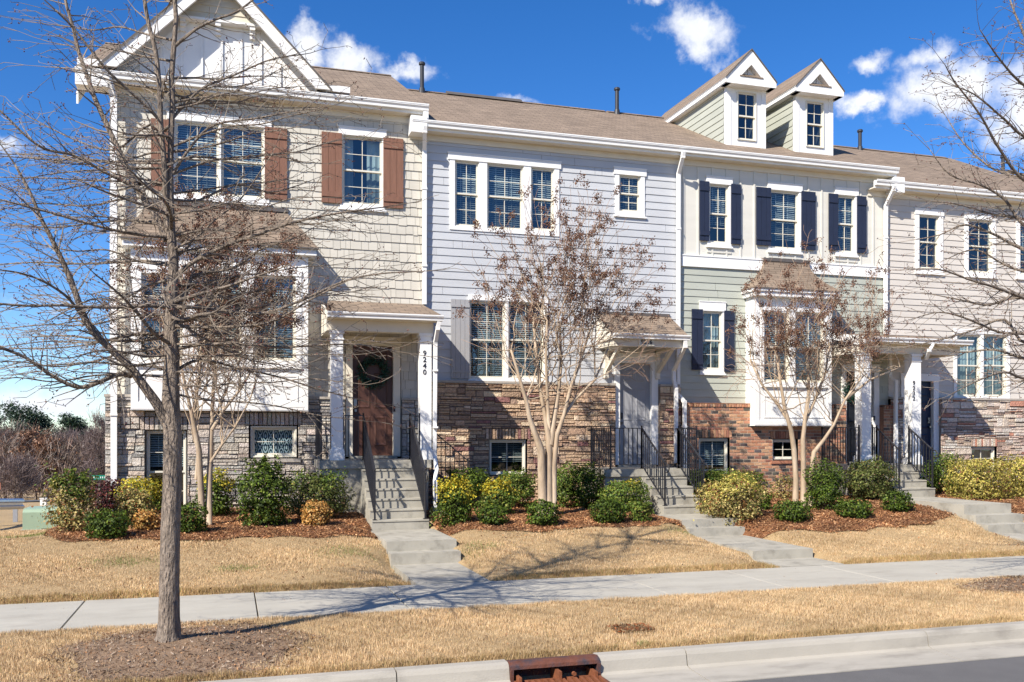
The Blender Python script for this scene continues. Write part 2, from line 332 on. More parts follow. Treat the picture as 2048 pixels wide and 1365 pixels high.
def window(par, gl, v, cas=(.10, .10, .14, .09), head=.035, blind='slats', casing=True, hung=True, frame_v=0, name='window', sill=True, label=None, mun=True, casing_mat=None, shade=None, lin=.35):
    """gl: glass rects side by side; returns the wall openings"""
    fr = .058; ops = [(a - fr, b + fr, z0 - fr - .01, z1 + fr) for a, b, z0, z1 in gl]
    A = min(o[0] for o in ops); B = max(o[1] for o in ops); Z0 = min(o[2] for o in ops); Z1 = max(o[3] for o in ops)
    mb = MB()
    if casing:
        l, r, t, bt = cas
        plate(mb, (A - l, B + r, Z0 - bt, Z1 + .0), ops, v - .034, v + .05)
        mb.box(A - l - head, B + r + head, v - .05, v + .02, Z1 + .001, Z1 + t)
        if head > 0: mb.box(A - l - head - .015, B + r + head + .015, v - .062, v + .02, Z1 + t + .001, Z1 + t + .022)
        if sill: mb.box(A - l - head, B + r + head, v - .06, v + .02, Z0 - bt - .045, Z0 - bt - .001)
        root = mb.build(name, casing_mat or WHITE, par)
    else:
        plate(mb, (A - .03, B + .03, Z0 - .02, Z1 + .02), ops, v + .03, v + .09); root = mb.build(name, VINYL, par)
    if label: root['label'] = label
    sb = MB(); pb = MB(); bl = MB(); cu = MB(); y = v + frame_v
    pl = []
    for (a, b, z0, z1), o in zip(gl, ops):
        plate(sb, o, [(o[0] + .022, o[1] - .022, o[2] + .022, o[3] - .022)], y - .012, y + .12)
        zm = z0 + (z1 - z0) * .50
        parts = [(zm + .02, z1, y + .022), (z0, zm - .02, y + .052)] if hung else [(z0, z1, y + .03)]
        for (q0, q1, yy) in parts:
            plate(sb, (o[0] + .022, o[1] - .022, q0 - .037 if q0 > z0 + .01 else o[2] + .022, q1 + .036 if q1 > z1 - .01 else q1 + .03), [(a, b, q0, q1)], yy, yy + .03)
            if mun:
                um = (a + b) / 2; zz = (q0 + q1) / 2
                sb.box(um - .0065, um + .0065, yy + .006, yy + .02, q0, q1)
                sb.box(a, um - .007, yy + .007, yy + .019, zz - .0065, zz + .0065); sb.box(um + .007, b, yy + .007, yy + .019, zz - .0065, zz + .0065)
            pb = MB(); pl.append(pb); pb.face([(a, yy + .022, q0), (b, yy + .022, q0), (b, yy + .022, q1), (a, yy + .022, q1)])
        yb = y + .13
        if blind in ('slats', 'half'):
            z = z1; zl = z0 + random.choice((0, 0, 0, .12, .3)) * (z1 - z0) if blind == 'slats' else zm + .1
            while z > zl:
                bl.face([(a - .02, yb - .012, z - .016), (b + .02, yb - .012, z - .016), (b + .02, yb + .014, z + .012), (a - .02, yb + .014, z + .012)]); z -= .048
            for q in (.25, .75): bl.box(a + (b - a) * q - .006, a + (b - a) * q + .006, yb - .018, yb - .014, zl, z1)
        if blind in ('curtain', 'sheer'):
            n = 14; w = (b - a + .08)
            for k in range(n):
                x0 = a - .04 + w * k / n; x1 = x0 + w / n; d0 = .02 * (k % 2); d1 = .02 * ((k + 1) % 2)
                if blind == 'curtain' and 4 <= k <= 8: continue
                cu.face([(x0, yb + d0 + .05, z0 - .04), (x1, yb + d1 + .05, z0 - .04), (x1, yb + d1 + .05, z1 + .04), (x0, yb + d0 + .05, z1 + .04)])
    sb.build('sash', VINYL, root)
    for i, q in enumerate(pl): q.build('pane', GLASS_S if (i % 2 or (not hung and blind != 'none')) else GLASS, root)
    if bl.f: bl.build('blind', BLIND, root)
    if cu.f: cu.build('curtain', CURT, root)
    rb = MB()                                                       # box behind the glass, its dark colour stands in for the room's dimness
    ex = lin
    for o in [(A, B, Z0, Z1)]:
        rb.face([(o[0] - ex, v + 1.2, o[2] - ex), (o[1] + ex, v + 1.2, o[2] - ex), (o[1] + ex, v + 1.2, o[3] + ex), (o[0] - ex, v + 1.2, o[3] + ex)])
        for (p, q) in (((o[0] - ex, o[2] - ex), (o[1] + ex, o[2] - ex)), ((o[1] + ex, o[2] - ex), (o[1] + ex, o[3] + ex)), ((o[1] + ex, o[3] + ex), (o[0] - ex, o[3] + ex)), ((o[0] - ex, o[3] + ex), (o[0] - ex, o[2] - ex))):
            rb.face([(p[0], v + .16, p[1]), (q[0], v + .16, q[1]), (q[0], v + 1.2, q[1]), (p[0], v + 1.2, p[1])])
    rb.build('dark_room_box', shade or ROOM, root)
    return ops
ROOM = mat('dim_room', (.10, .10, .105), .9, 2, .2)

def shutter(par, u0, u1, z0, z1, v, m, n=3, cl=.11, label=None):
    mb = MB(); w = (u1 - u0) / n
    for k in range(n): mb.box(u0 + k * w + .003, u0 + (k + 1) * w - .003, v - .045, v - .016, z0, z1)
    mb.box(u0 + .004, u1 - .004, v - .017, v - .012, z0 + .002, z1 - .002)
    for q in (z0 + .13, z1 - .13 - cl): mb.box(u0 + .001, u1 - .001, v - .066, v - .0455, q, q + cl)
    o = mb.build('shutter', m, par)
    if label: o['label'] = label
    return o
def gutter(par, u0, u1, v, z, name='gutter', h=.12, w=.115):
    mb = MB(); pr = [(v + w, z), (v + w, z - h), (v + .035, z - h), (v + .03, z - h * .6), (v + .002, z - h * .35), (v, z), (v + .012, z), (v + .014, z - .02), (v + w - .01, z - .02), (v + w - .01, z)]
    mb.prism(pr, u0, u1, 'x'); mb.box(u0, u1, v - .006, v + .0, z - .022, z + .004)
    return mb.build(name, WHITE, par)
def downspout(par, pts, w=.085, label=None):
    mb = MB()
    for p, q in zip(pts, pts[1:]): mb.bar(p, q, w, .07)
    for p in pts[1:-1]: mb.box(p[0] - w / 2 - .002, p[0] + w / 2 + .002, p[1] - .037, p[1] + .037, p[2] - .04, p[2] + .04)
    for p, q in zip(pts, pts[1:]):
        if abs(p[2] - q[2]) > 1.5 and abs(p[0] - q[0]) < .03:
            for t in (.25, .75): mb.box(p[0] - w / 2 - .012, p[0] + w / 2 + .012, p[1] - .042, p[1] + .045, p[2] + (q[2] - p[2]) * t - .02, p[2] + (q[2] - p[2]) * t + .02)
    return mb.build('downspout', WHITE, par)
def roof_slab(par, poly_low, poly_high, th=.07, name='roof', mats=None):
    """poly_low / poly_high: (u0,u1,v,z) edges"""
    mb = MB(); a0, a1, va, za = poly_low; b0, b1, vb, zb = poly_high
    t = [(a0, va, za), (a1, va, za), (b1, vb, zb), (b0, vb, zb)]; d = [(x, y, z - th) for x, y, z in t]
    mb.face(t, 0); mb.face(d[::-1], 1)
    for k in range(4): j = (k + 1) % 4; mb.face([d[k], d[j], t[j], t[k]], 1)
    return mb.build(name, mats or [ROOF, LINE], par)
def main_roof(par, u0, u1, ze, zr, vents=()):
    mb = MB(); ve, vr, vb, th = 20.28, 25.2, 30.2, .1
    for (a, b, c, d) in ((ve, ze, vr, zr), (vr, zr, vb, ze)):
        mb.face([(u0, a, b), (u1, a, b), (u1, c, d), (u0, c, d)], 0)
    for u in (u0, u1): mb.face([(u, ve, ze - th), (u, ve, ze), (u, vr, zr), (u, vb, ze), (u, vb, ze - th), (u, vr, zr - th)], 1)
    mb.face([(u0, ve, ze - th), (u1, ve, ze - th), (u1, ve, ze), (u0, ve, ze)], 1)
    n = int((u1 - u0) / .3)
    for k in range(n):
        a = u0 + k * .3; mb.prism([(vr - .16, zr - .055), (vr, zr + .03), (vr + .16, zr - .055)], a + .01, a + .3, 'x', 0)
    for (a, b) in vents: mb.prism([(vr - .2, zr - .06), (vr - .18, zr + .0), (vr, zr + .085), (vr + .18, zr + .0), (vr + .2, zr - .06)], a, b, 'x', 1)
    o = mb.build('roof', [ROOF, LINE], par)
    return o
def vent_pipe(roof, px, ytop, ybot, r=.058, v=25.0):
    u = U(px, v); zt = Z(px, ytop, v); mb = MB(); zb = Z(px, ybot, v) - .4
    mb.tube([(u, v, zb), (u, v, zt)], r, 12); mb.tube([(u, v, zt - .09), (u, v, zt - .07), (u, v, zt - .02), (u, v, zt)], [r * 1.1, r * 1.55, r * 1.55, r * 1.2], 12)
    mb.tube([(u, v, zb), (u, v, zb + .5)], [r * 2.4, r * 1.3], 12); mb.build('vent_pipe', VENT, roof, smooth=False)
def eave(par, u0, u1, ze, extra_l=0, extra_r=0):
    mb = MB(); mb.box(u0, u1, 20.302, 20.33, ze - .19, ze - .01, 0); mb.box(u0, u1, 20.331, 20.62, ze - .192, ze - .165, 1)
    mb.box(u0 + .01, u1 - .01, 20.565, 20.64, ze - .33, ze - .1925, 1)
    mb.build('eave_soffit', [WHITE, CREAM], par)
    gutter(par, u0, u1, 20.185, ze + .005, h=.135)
def door(par, u0, u1, z0, z1, v, m, trim=(.13, .13, .16), rec=.07, panels='six', name='door', hardware=None, trim_m=None):
    mb = MB(); y = v + rec
    mb.box(u0, u1, y, y + .045, z0, z1)
    W_ = u1 - u0; H = z1 - z0; s = W_ * .13
    cols = [(u0 + s, u0 + W_ / 2 - s * .35), (u0 + W_ / 2 + s * .35, u1 - s)]
    rows = [(z0 + H * .085, z0 + H * .36), (z0 + H * .43, z0 + H * .755), (z0 + H * .82, z0 + H * .94)]
    for a, b in cols:
        for p, q in rows:
            e = .03
            ring = [(a, p), (b, p), (b, q), (a, q)]; inn = [(a + e, p + e), (b - e, p + e), (b - e, q - e), (a + e, q - e)]; inn2 = [(a + 2.2 * e, p + 2.2 * e), (b - 2.2 * e, p + 2.2 * e), (b - 2.2 * e, q - 2.2 * e), (a + 2.2 * e, q - 2.2 * e)]
            for k in range(4):
                j = (k + 1) % 4
                mb.face([(ring[k][0], y - .001, ring[k][1]), (ring[j][0], y - .001, ring[j][1]), (inn[j][0], y - .012, inn[j][1]), (inn[k][0], y - .012, inn[k][1])])
                mb.face([(inn[k][0], y - .012, inn[k][1]), (inn[j][0], y - .012, inn[j][1]), (inn2[j][0], y - .003, inn2[j][1]), (inn2[k][0], y - .003, inn2[k][1])])
            mb.face([(x, y - .003, zz) for x, zz in inn2])
    d = mb.build(name, m, par)
    l, r, t = trim; tb = MB()
    tb.box(u0 - l, u0, v - .04, y + .02, z0 - .02, z1); tb.box(u1, u1 + r, v - .04, y + .02, z0 - .02, z1); tb.box(u0 - l - .02, u1 + r + .02, v - .055, y + .02, z1, z1 + t)
    tb.build('door_trim', trim_m or WHITE, d)
    th = MB(); th.box(u0 - l * .5, u1 + r * .5, v - .09, y, z0 - .06, z0 - .005); th.build('threshold', CONC, d)
    if hardware:
        side, col = hardware; x = u0 + .07 if side == 'l' else u1 - .07; hb = MB()
        hb.tube([(x, y, z0 + 1.0), (x, y - .05, z0 + 1.0)], .028, 10); hb.tube([(x, y - .05, z0 + 1.0), (x, y - .075, z0 + 1.0)], [.034, .03], 10)
        hb.box(x - .035, x + .035, y - .03, y, z0 + 1.1, z0 + 1.25); hb.tube([(x, y, z0 + 1.17), (x, y - .04, z0 + 1.17)], .026, 10)
        hb.build('door_handle', col, d)
    return d
def text_mesh(name, s, loc, size, m, par, rot=(radians(90), 0, 0), ex=.006, space=1.0, off=.0, align='CENTER', line=1.0):
    c = bpy.data.curves.new(name, 'FONT'); c.body = s; c.size = size; c.extrude = ex; c.align_x = align; c.align_y = 'CENTER'; c.space_character = space; c.offset = off; c.space_line = line; c.resolution_u = 3
    c.materials.append(m); t_ = bpy.data.objects.new(name + '_curve', c); me = bpy.data.meshes.new_from_object(t_); bpy.data.objects.remove(t_); o = bpy.data.objects.new(name, me); COL.objects.link(o)
    if par: o.parent = par; b = BASE[par.name]; BASE[o.name] = b; loc = tuple(loc[i] - b[i] for i in range(3))
    o.location = loc; o.rotation_euler = rot; return o
def column(par, u, v, z0, z1, w=.25):
    mb = MB(); h = w / 2
    mb.box(u - h, u + h, v - h, v + h, z0, z1)
    for e, a, b in ((.028, z0 + .001, z0 + .20), (.016, z0 + .2005, z0 + .235), (.018, z1 - .19, z1 - .155), (.026, z1 - .06, z1 - .001)): mb.box(u - h - e, u + h + e, v - h - e, v + h + e, a, b)
    return mb.build('column', WHITE, par)
def body(par, u0, u1, z1, col_m):
    mb = MB(); mb.box(u0 + .05, u1 - .05, 29.7, 29.75, -.5, z1); mb.box(u0, u0 + .05, 20.66, 29.75, -.5, z1); mb.box(u1 - .05, u1, 20.66, 29.75, -.5, z1)
    mb.build('back_wall', col_m, par)
def rail(par, runs, v_is=None, name='railing', scroll=None, label=None):
    """runs: list of polylines (x,y,z floor points); balusters stand on them, handrail .92 above"""
    mb = MB(); H = .92
    for pts in runs:
        for p, q in zip(pts, pts[1:]):
            p = Vector(p); q = Vector(q); L_ = (q - p).length; n = max(2, round(math.hypot(q.x - p.x, q.y - p.y) / .105))
            mb.bar(p + Vector((0, 0, H)), q + Vector((0, 0, H)), .044, .02); mb.bar(p + Vector((0, 0, .09)), q + Vector((0, 0, .09)), .028, .012)
            for k in range(1, n):
                t = p.lerp(q, k / n); mb.bar(t + Vector((0, 0, .09)), t + Vector((0, 0, H)), .017)
        for i, p in enumerate(pts):
            p = Vector(p); mb.bar(p, p + Vector((0, 0, H + .02)), .032); mb.tube([p + Vector((0, 0, H + .02)), p + Vector((0, 0, H + .05)), p + Vector((0, 0, H + .065))], [.012, .022, .008], 6); mb.box(p.x - .04, p.x + .04, p.y - .04, p.y + .04, p.z, p.z + .012)
    if scroll:
        p = Vector(scroll[0]) + Vector((0, 0, H)); d = Vector(scroll[1]); mb.tube([p, p + d * .12 + Vector((0, 0, -.02)), p + d * .2 + Vector((0, 0, -.09)), p + d * .18 + Vector((0, 0, -.17)), p + d * .08 + Vector((0, 0, -.2))], .015, 6)
    o = mb.build(name, IRON, par)
    if label: o['label'] = label
    return o
def steps(par, u0, u1, v_top, z_top, n, rise, run, name='stair_flight', m=None, z_base=None):
    """solid concrete flight descending towards the street; n risers"""
    mb = MB(); zb = (z_base if z_base is not None else z_top - n * rise) - .25; pr = [(v_top, zb), (v_top, z_top - rise)]
    z = z_top - rise; y = v_top
    for k in range(n - 1):
        y -= run; pr.append((y - .012, z)); pr.append((y - .012, z - .03)); pr.append((y + .004, z - .035)); z -= rise; pr.append((y + .012, z))
    pr[-1] = (pr[-1][0], zb) ; mb.prism(pr, u0, u1, 'x'); o = mb.build(name, m or CONC, par); return o, y

def close(mb, xs, vf, vb_, z0, z1, c):
    for x in xs: mb.face([(x, vf, z0), (x, vb_, z0), (x, vb_, z1), (x, vf, z1)], 0, c)
# ================================================================ the row of townhouses
V0 = 20.6
def PW(x0, x1, yt, yb, v=V0): return R(x0, x1, yt, yb, v)
B12 = U(849, V0); B23 = U(1358, V0); B34 = U(1776, V0); B45 = 23.0; BL = U(222, V0)
GROUP_H = 'attached townhouses in the row'
# ---------------------------------------------------------------- house one: beige shakes, grey stone, brown shutters
H1 = empty('townhouse', ((BL + B12) / 2, V0, .4), 'end townhouse with beige shake siding, brown shutters, front gable and grey stone base', 'townhouse', GROUP_H)
BROWN = mat('brown_stained_wood', (.205, .098, .062), .7, 6, .18, .3, 40, stretch=(3, 3, .35), stain=((.34, .22, .16), 5, .62, .35))
zc1 = Z(800, 801, V0)
holes = []
holes += window(H1, [PW(355.3, 433, 248, 381), PW(447.6, 523, 255, 386.6)], V0, head=.05)
holes += window(H1, [PW(689.5, 760, 276, 402)], V0, cas=(.05, .05, .17, .09), head=.03, blind='curtain')
for x0, x1, a, b in ((302, 347, 238, 381), (529, 574, 255, 398.6)): shutter(H1, *PW(x0, x1, a, b), V0 - .01, BROWN)
for x0, x1, a, b in ((642.6, 683.7, 264.5, 405.4), (765.8, 806, 276, 415.6)): shutter(H1, *PW(x0, x1, a, b), V0 - .01, BROWN)
zs = 1.67; dz1 = zs + .06; du0, du1 = U(704, 20.67), U(785, 20.67); dz2 = dz1 + 2.44
DOOR_BROWN = mat('brown_door_paint', (.085, .038, .026), .42, 8, .12, .15, 50, stretch=(3, 3, .4))
d1 = door(H1, du0, du1, dz1, dz2, V0, DOOR_BROWN, (.15, .16, .2), hardware=('l', mat('satin_metal', (.35, .34, .32), .3, metal=1)), trim_m=CREAM)
mb = MB(); bu = U(788.5, V0 - .05); bz = Z(788, 818, V0 - .05); mb.box(bu - .022, bu + .022, V0 - .07, V0 - .041, bz - .065, bz + .065); mb.tube([(bu, V0 - .07, bz - .03), (bu, V0 - .076, bz - .03)], .014, 10); mb.build('doorbell', VENT, d1)
hd = (du0 - .17, du1 + .18, dz1 - .1, dz2 + .2)
C1 = (.545, .51, .43)
bay1 = (U(262, 20.27), U(615.7, 20.27), Z(615, 823, 20.27), Z(632, 500, 20.15) - .12)
mb = MB(); shakes(mb, BL, B12, zc1 + .05, 9.3, V0, holes + [hd, (bay1[0] + .1, bay1[1] - .1, bay1[2], bay1[3])], C1); mb.build('shake_siding', SIDING, H1, attr=True)
ST1 = [((.49, .43, .36), 4), ((.41, .385, .35), 3), ((.51, .415, .33), 2), ((.28, .26, .24), 1.3), ((.57, .50, .42), 1.6)]
sv1 = V0 - .10
basin = []
g1 = PW(299, 366, 868, 999, sv1); g1 = (g1[0], g1[1], .62, g1[3])
basin += window(H1, [g1], sv1 + .1, casing=False, blind='half')
g2 = PW(509.6, 585, 860.8, 907, sv1); basin += window(H1, [g2], sv1 + .06, cas=(.03, .03, .03, .02), head=0, hung=False, blind='none', sill=False, casing_mat=VINYL)
b1s = [(o[0] - .03, o[1] + .03, o[2] - .02, o[3] + .02) for o in basin]; b1s[1] = (b1s[1][0] - .03, b1s[1][1] + .03, b1s[1][2] - .03, b1s[1][3] + .03)
heads = [(b1s[0][0] - .1, b1s[0][1] + .1, b1s[0][3], b1s[0][3] + .27), (b1s[1][0] - .08, b1s[1][1] + .08, b1s[1][3], b1s[1][3] + .27)]
mb = MB(); stones(mb, BL - .1, du0 - .17, -.3, zc1, sv1, b1s + heads + [], ST1, (.17, .16, .15), hs=(.10, .13), ls=(.22, .6))
stones(mb, du1 + .18, B12, -.3, zc1, sv1, [], ST1, (.17, .16, .15)); stones(mb, du0 - .17, du1 + .18, .2, dz1 - .07, sv1, [], ST1, (.17, .16, .15))
for h in heads: soldier(mb, *h, sv1, ST1, .09)
mb.box(BL - .1, BL, sv1 + .01, V0 + 3, -.3, zc1); close(mb, (du0 - .17, du1 + .18), sv1 - .02, V0 + .02, .2, zc1, (.2, .19, .18))
mb.build('stone_base', STONE, H1, attr=True)
CAP = mat('stone_cap', (.38, .34, .29), .8, 12, .15, .3, 60)
mb = MB(); mb.box(BL - .12, bay1[0], sv1 - .06, V0, zc1, zc1 + .055); mb.box(bay1[1], du0 - .171, sv1 - .06, V0, zc1, zc1 + .055); mb.box(du1 + .181, B12, sv1 - .06, V0, zc1, zc1 + .055)
mb.build('stone_cap', CAP, H1); mb = MB(); h = b1s[1]; mb.box(h[0] - .05, h[1] + .05, sv1 - .07, V0, h[2] - .075, h[2]); mb.build('stone_sill', CAP, H1)
# patterned curtain behind the small basement window
mb = MB(); yb = sv1 + .06 + .10; nx = 8; w = (g2[1] - g2[0] + .1) / nx; hgt = (g2[3] - g2[2]) / 2
mb.face([(g2[0] - .06, yb + .01, g2[2] - .06), (g2[1] + .06, yb + .01, g2[2] - .06), (g2[1] + .06, yb + .01, g2[3] + .06), (g2[0] - .06, yb + .01, g2[3] + .06)], 0)
for i in range(nx):
    for j in range(-1, 3):
        cx = g2[0] - .05 + (i + .5) * w; cz = g2[2] + (j + .5 + (.5 if i % 2 else 0)) * hgt
        P_ = [(cx + w * .50 * sin(t) * (1 if abs(t - pi) < 9 else 1) * (.75 + .25 * abs(sin(t))), cz + hgt * .50 * -cos(t)) for t in np.linspace(0, 2 * pi, 17)[:-1]]
        Q_ = [(cx + (x - cx) * .66, cz + (z - cz) * .72) for x, z in P_]; S_ = [(cx + (x - cx) * .34, cz + (z - cz) * .38) for x, z in P_]
        for k in range(16):
            l = (k + 1) % 16; mb.face([(P_[k][0], yb, P_[k][1]), (P_[l][0], yb, P_[l][1]), (Q_[l][0], yb, Q_[l][1]), (Q_[k][0], yb, Q_[k][1])], 1)
        mb.face([(x, yb, z) for x, z in S_], 1)
mb.build('patterned_curtain', [mat('teal_cloth', (.03, .085, .11), .8), mat('white_cloth', (.80, .84, .84), .8)], H1)
# bay
yv = 20.27; mb = MB()
bw = []
gl = [PW(288.5, 360, 552, 712, yv), PW(403, 478, 553, 713, yv), PW(514, 586, 555.7, 714.7, yv)]
bw = window(H1, gl, yv, cas=(.12, .12, .12, .09), head=0, lin=.04)
plate(mb, (bay1[0], bay1[1], bay1[2] + .02, bay1[3]), bw, yv, yv + .04)
mb.box(bay1[0], bay1[0] + .04, yv + .041, V0 + .1, bay1[2] + .02, bay1[3]); mb.box(bay1[1] - .04, bay1[1], yv + .041, V0 + .1, bay1[2] + .02, bay1[3])
mb.box(bay1[0] - .012, bay1[1] + .012, yv - .012, V0, bay1[2], bay1[2] + .02)
for a, b in ((bay1[0], bay1[0] + .13), (bay1[1] - .13, bay1[1])): mb.box(a - .004, b + .004, yv - .02, yv - .0005, bay1[2] + .02, bay1[3])
mb.box(bay1[0] + .134, bay1[1] - .134, yv - .02, yv - .0005, bay1[2] + .021, bay1[2] + .17)
pz0, pz1 = Z(506, 806, yv), Z(506, 750, yv)
for x0, x1 in ((287, 366), (396, 490), (506, 596)):
    a, b = U(x0, yv), U(x1, yv); plate(mb, (a, b, pz0, pz1), [(a + .03, b - .03, pz0 + .03, pz1 - .03)], yv - .014, yv + .002)
bay = mb.build('bay_window_box', WHITE, H1)
bz = bay1[3]; mb = MB(); mb.box(bay1[0] - .15, bay1[1] + .17, 20.12, V0 + .02, bz - .01, bz + .14); mb.build('bay_fascia', WHITE, bay)
ru0, ru1 = bay1[0] - .19, bay1[1] + .21; zt = Z(572, 424, V0)
mb = MB(); A_ = [(ru0, 20.07, bz + .14), (ru1, 20.07, bz + .14), (U(572, V0) , V0, zt), (U(300, V0), V0, zt)]
mb.face(A_); mb.face([A_[1], (ru1, V0, bz + .14), A_[2]]); mb.face([(ru0, V0, bz + .14), A_[0], A_[3]]); mb.face([(ru0, 20.07, bz + .139), (ru1, 20.07, bz + .139), (ru1, V0, bz + .139), (ru0, V0, bz + .139)], 1)
mb.box(ru0 - .01, ru1 + .01, 20.055, 20.07, bz + .115, bz + .145, 1); mb.box(U(300, V0) - .05, U(572, V0) + .05, V0 - .05, V0, zt - .02, zt + .06, 1); mb.build('bay_roof', [ROOF, LINE], H1)
# eave, gutter, main roof, front gable
eave(H1, BL - .62, B12 + .02, 9.53)
mb = MB(); mb.box(B12 - .38, B12 - .02, 20.2, 20.62, 8.9, 9.265); mb.box(B12 - .1, B12 + .015, 20.23, 20.62, 9.14, 9.5); mb.build('eave_return', WHITE, H1)
mb = MB(); mb.box(BL - .62, BL - .02, 20.21, 20.65, 9.2, 9.5); mb.prism([(20.65, 9.2), (25.2, 11.95), (29.9, 9.6), (29.9, 9.3), (25.2, 11.65), (20.65, 8.95)], BL - .66, BL - .62, 'x'); mb.build('rake_board', WHITE, H1)
rf1 = main_roof(H1, BL - .65, B12, 9.55, 12.03, [(-1.5, 1.0)])
apx, apz = -.20, 11.93; hw = 2.28; gb = 9.6
rb = MB()
def tri_band(mb, cx, az, hw_, bz_, t, v0, v1, m=0):
    sl = (az - bz_) / hw_; dt = t * sqrt(1 + sl * sl)
    for s in (-1, 1):
        P_ = [(cx, az), (cx + s * hw_, bz_), (cx + s * (hw_ - dt / sl), bz_), (cx, az - dt)]
        mb.prism(P_ if s > 0 else P_[::-1], v0, v1, 'y', m)
tri_band(rb, apx, apz, hw, gb, .22, 20.13, 20.2); tri_band(rb, apx, apz - .36, hw - .36, gb, .08, 20.5, 20.54); rb.box(apx + hw - .06, apx + hw + .42, 20.15, 20.6, gb - .02, gb + .11); rb.box(apx - hw - .42, apx - hw + .06, 20.15, 20.6, gb - .02, gb + .11)
gr = rb.build('gable_rake', WHITE, H1)
rb = MB(); s_ = (apz - gb) / hw
for s in (-1, 1):
    rb.face([(apx, 20.1, apz + .04), (apx + s * (hw + .04), 20.1, gb + .0), (apx + s * (hw + .04), 25.1, gb), (apx, 25.1, apz + .04)], 0)
    rb.face([(apx, 20.1, apz), (apx + s * (hw + .03), 20.1, gb - .03), (apx + s * (hw + .03), 25.1, gb - .03), (apx, 25.1, apz)], 2)
    rb.face([(apx, 20.1, apz + .04), (apx + s * (hw + .04), 20.1, gb), (apx + s * (hw + .03), 20.1, gb - .04), (apx, 20.1, apz - .005)], 1)
rb.build('gable_roof', [ROOF, LINE, CREAM], H1)
gm = MB(); gv = 20.56; gm.face([(apx - hw + .1, gv, gb - .05), (apx + hw - .1, gv, gb - .05), (apx, gv, apz - .1)], 0)
shz = Z(440, 45, 20.5)
for k in range(-6, 7):
    x = apx + k * .40 + .05; top = apz - abs(x - apx) * s_ - .35
    if top > gb + .1: gm.box(x - .02, x + .02, gv - .03, gv - .001, gb - .05, min(top, shz), 0)
gm.box(apx - hw + .25, apx + hw - .25, gv - .04, gv - .001, gb - .05, gb + .02, 0)
gm.build('gable_face', WHITE, H1)
gm = MB(); z = shz
while z < apz - .3:
    hwz = (apz - z) / s_ - .1; gm.face([(apx - hwz, 20.43, z), (apx + hwz, 20.43, z), (apx + hwz - .12, 20.45, z + .15), (apx - hwz + .12, 20.45, z + .15)], 0); gm.face([(apx - hwz, 20.43, z), (apx + hwz, 20.43, z), (apx + hwz, 20.45, z), (apx - hwz, 20.45, z)], 0); z += .15
w_ = (apz - shz) / s_; gm.box(apx - w_ + .1, apx + w_ - .1, 20.36, 20.56, shz - .05, shz, 1)
for x in (U(436, 20.4), U(505, 20.4), U(436, 20.4) - (U(505, 20.4) - U(436, 20.4))):
    for k in range(3): gm.box(x - .055, x + .055, 20.38 + k * .05, 20.56, shz - .05 - .075 * (k + 1), shz - .05 - .075 * k - .002, 1)
gm.build('gable_peak', [mat('cream_lap', (.60, .56, .46), .6, 5, .05), WHITE], H1)
body(H1, BL, B12, 9.2, SIDING)
mb = MB(); mb.prism([(20.64, 9.2), (25.2, 11.9), (29.75, 9.2)], BL, BL + .05, 'x', c=C1); lap_side(mb, BL - .001, 20.7, 29.7, zc1, 9.2, .205, .02, C1); mb.build('side_wall', SIDING, H1, attr=True)
mb = MB(); mb.box(BL - .02, BL + .1, V0 - .035, V0 + .03, zc1 + .055, 9.2); mb.build('corner_board', WHITE, H1)
x_ = U(228, V0 - .2); downspout(H1, [(x_ - .1, 20.2, 9.4), (x_, 20.36, 9.05), (x_, 20.38, .45)], .12)
vent_pipe(rf1, 844, 125, 184)
# porch
pv = 19.35; P1 = empty  # noqa
pc = []
eu0, eu1 = U(654, 18.95), U(886, 18.95); wz = Z(750, 605, V0)
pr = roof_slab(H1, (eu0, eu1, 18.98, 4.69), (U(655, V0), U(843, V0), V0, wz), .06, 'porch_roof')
gutter(pr, eu0, eu1, 18.87, 4.68, h=.11, w=.11)
mb = MB(); zb = Z(750, 665, pv); a, b = U(655, pv), U(864, pv)
mb.box(a - .02, b, pv - .13, pv + .1, zb, 4.60); mb.box(a - .02, a + .2, pv + .101, V0, zb, 4.6); mb.box(b - .2, b, pv + .101, V0, zb, 4.6); mb.box(a + .2, b - .2, pv + .101, V0, 4.45, 4.48)
mb.prism([(18.98, 4.60), (V0, 4.60), (V0, wz - .07), (18.98, 4.63)], a - .019, a + .03, 'x'); mb.prism([(18.98, 4.601), (V0, 4.60), (V0, wz - .07), (18.98, 4.63)], b - .03, b - .001, 'x')
mb.box(eu0 + .02, eu1 - .02, 18.985, 19.01, 4.56, 4.66); mb.box(eu0 + .02, eu1 - .02, 19.01, 19.22, 4.56, 4.58)
mb.build('porch_beam', CREAM, pr)
zf = 1.666
c1a = column(H1, U(673, pv), pv, zf, zb, .24); c1b = column(H1, U(849.5, pv), pv, zf, zb, .24)
text_mesh('house_number', '9\n2\n4\n0', (U(849.5, pv - .13), pv - .123, Z(849, 729, pv) + .02), .155, IRON, c1b, off=.002, line=.86)
x_ = U(868, 19.2); downspout(pr, [(U(878, 18.93), 18.93, 4.56), (U(878, 18.93) - .02, 18.95, 4.42), (x_ + .02, 19.15, 4.15), (x_ + .02, 19.25, 1.75), (x_ + .03, 19.1, 1.45), (x_ - .02, 19.0, 1.2), (x_ - .02, 19.0, .45)], .075)
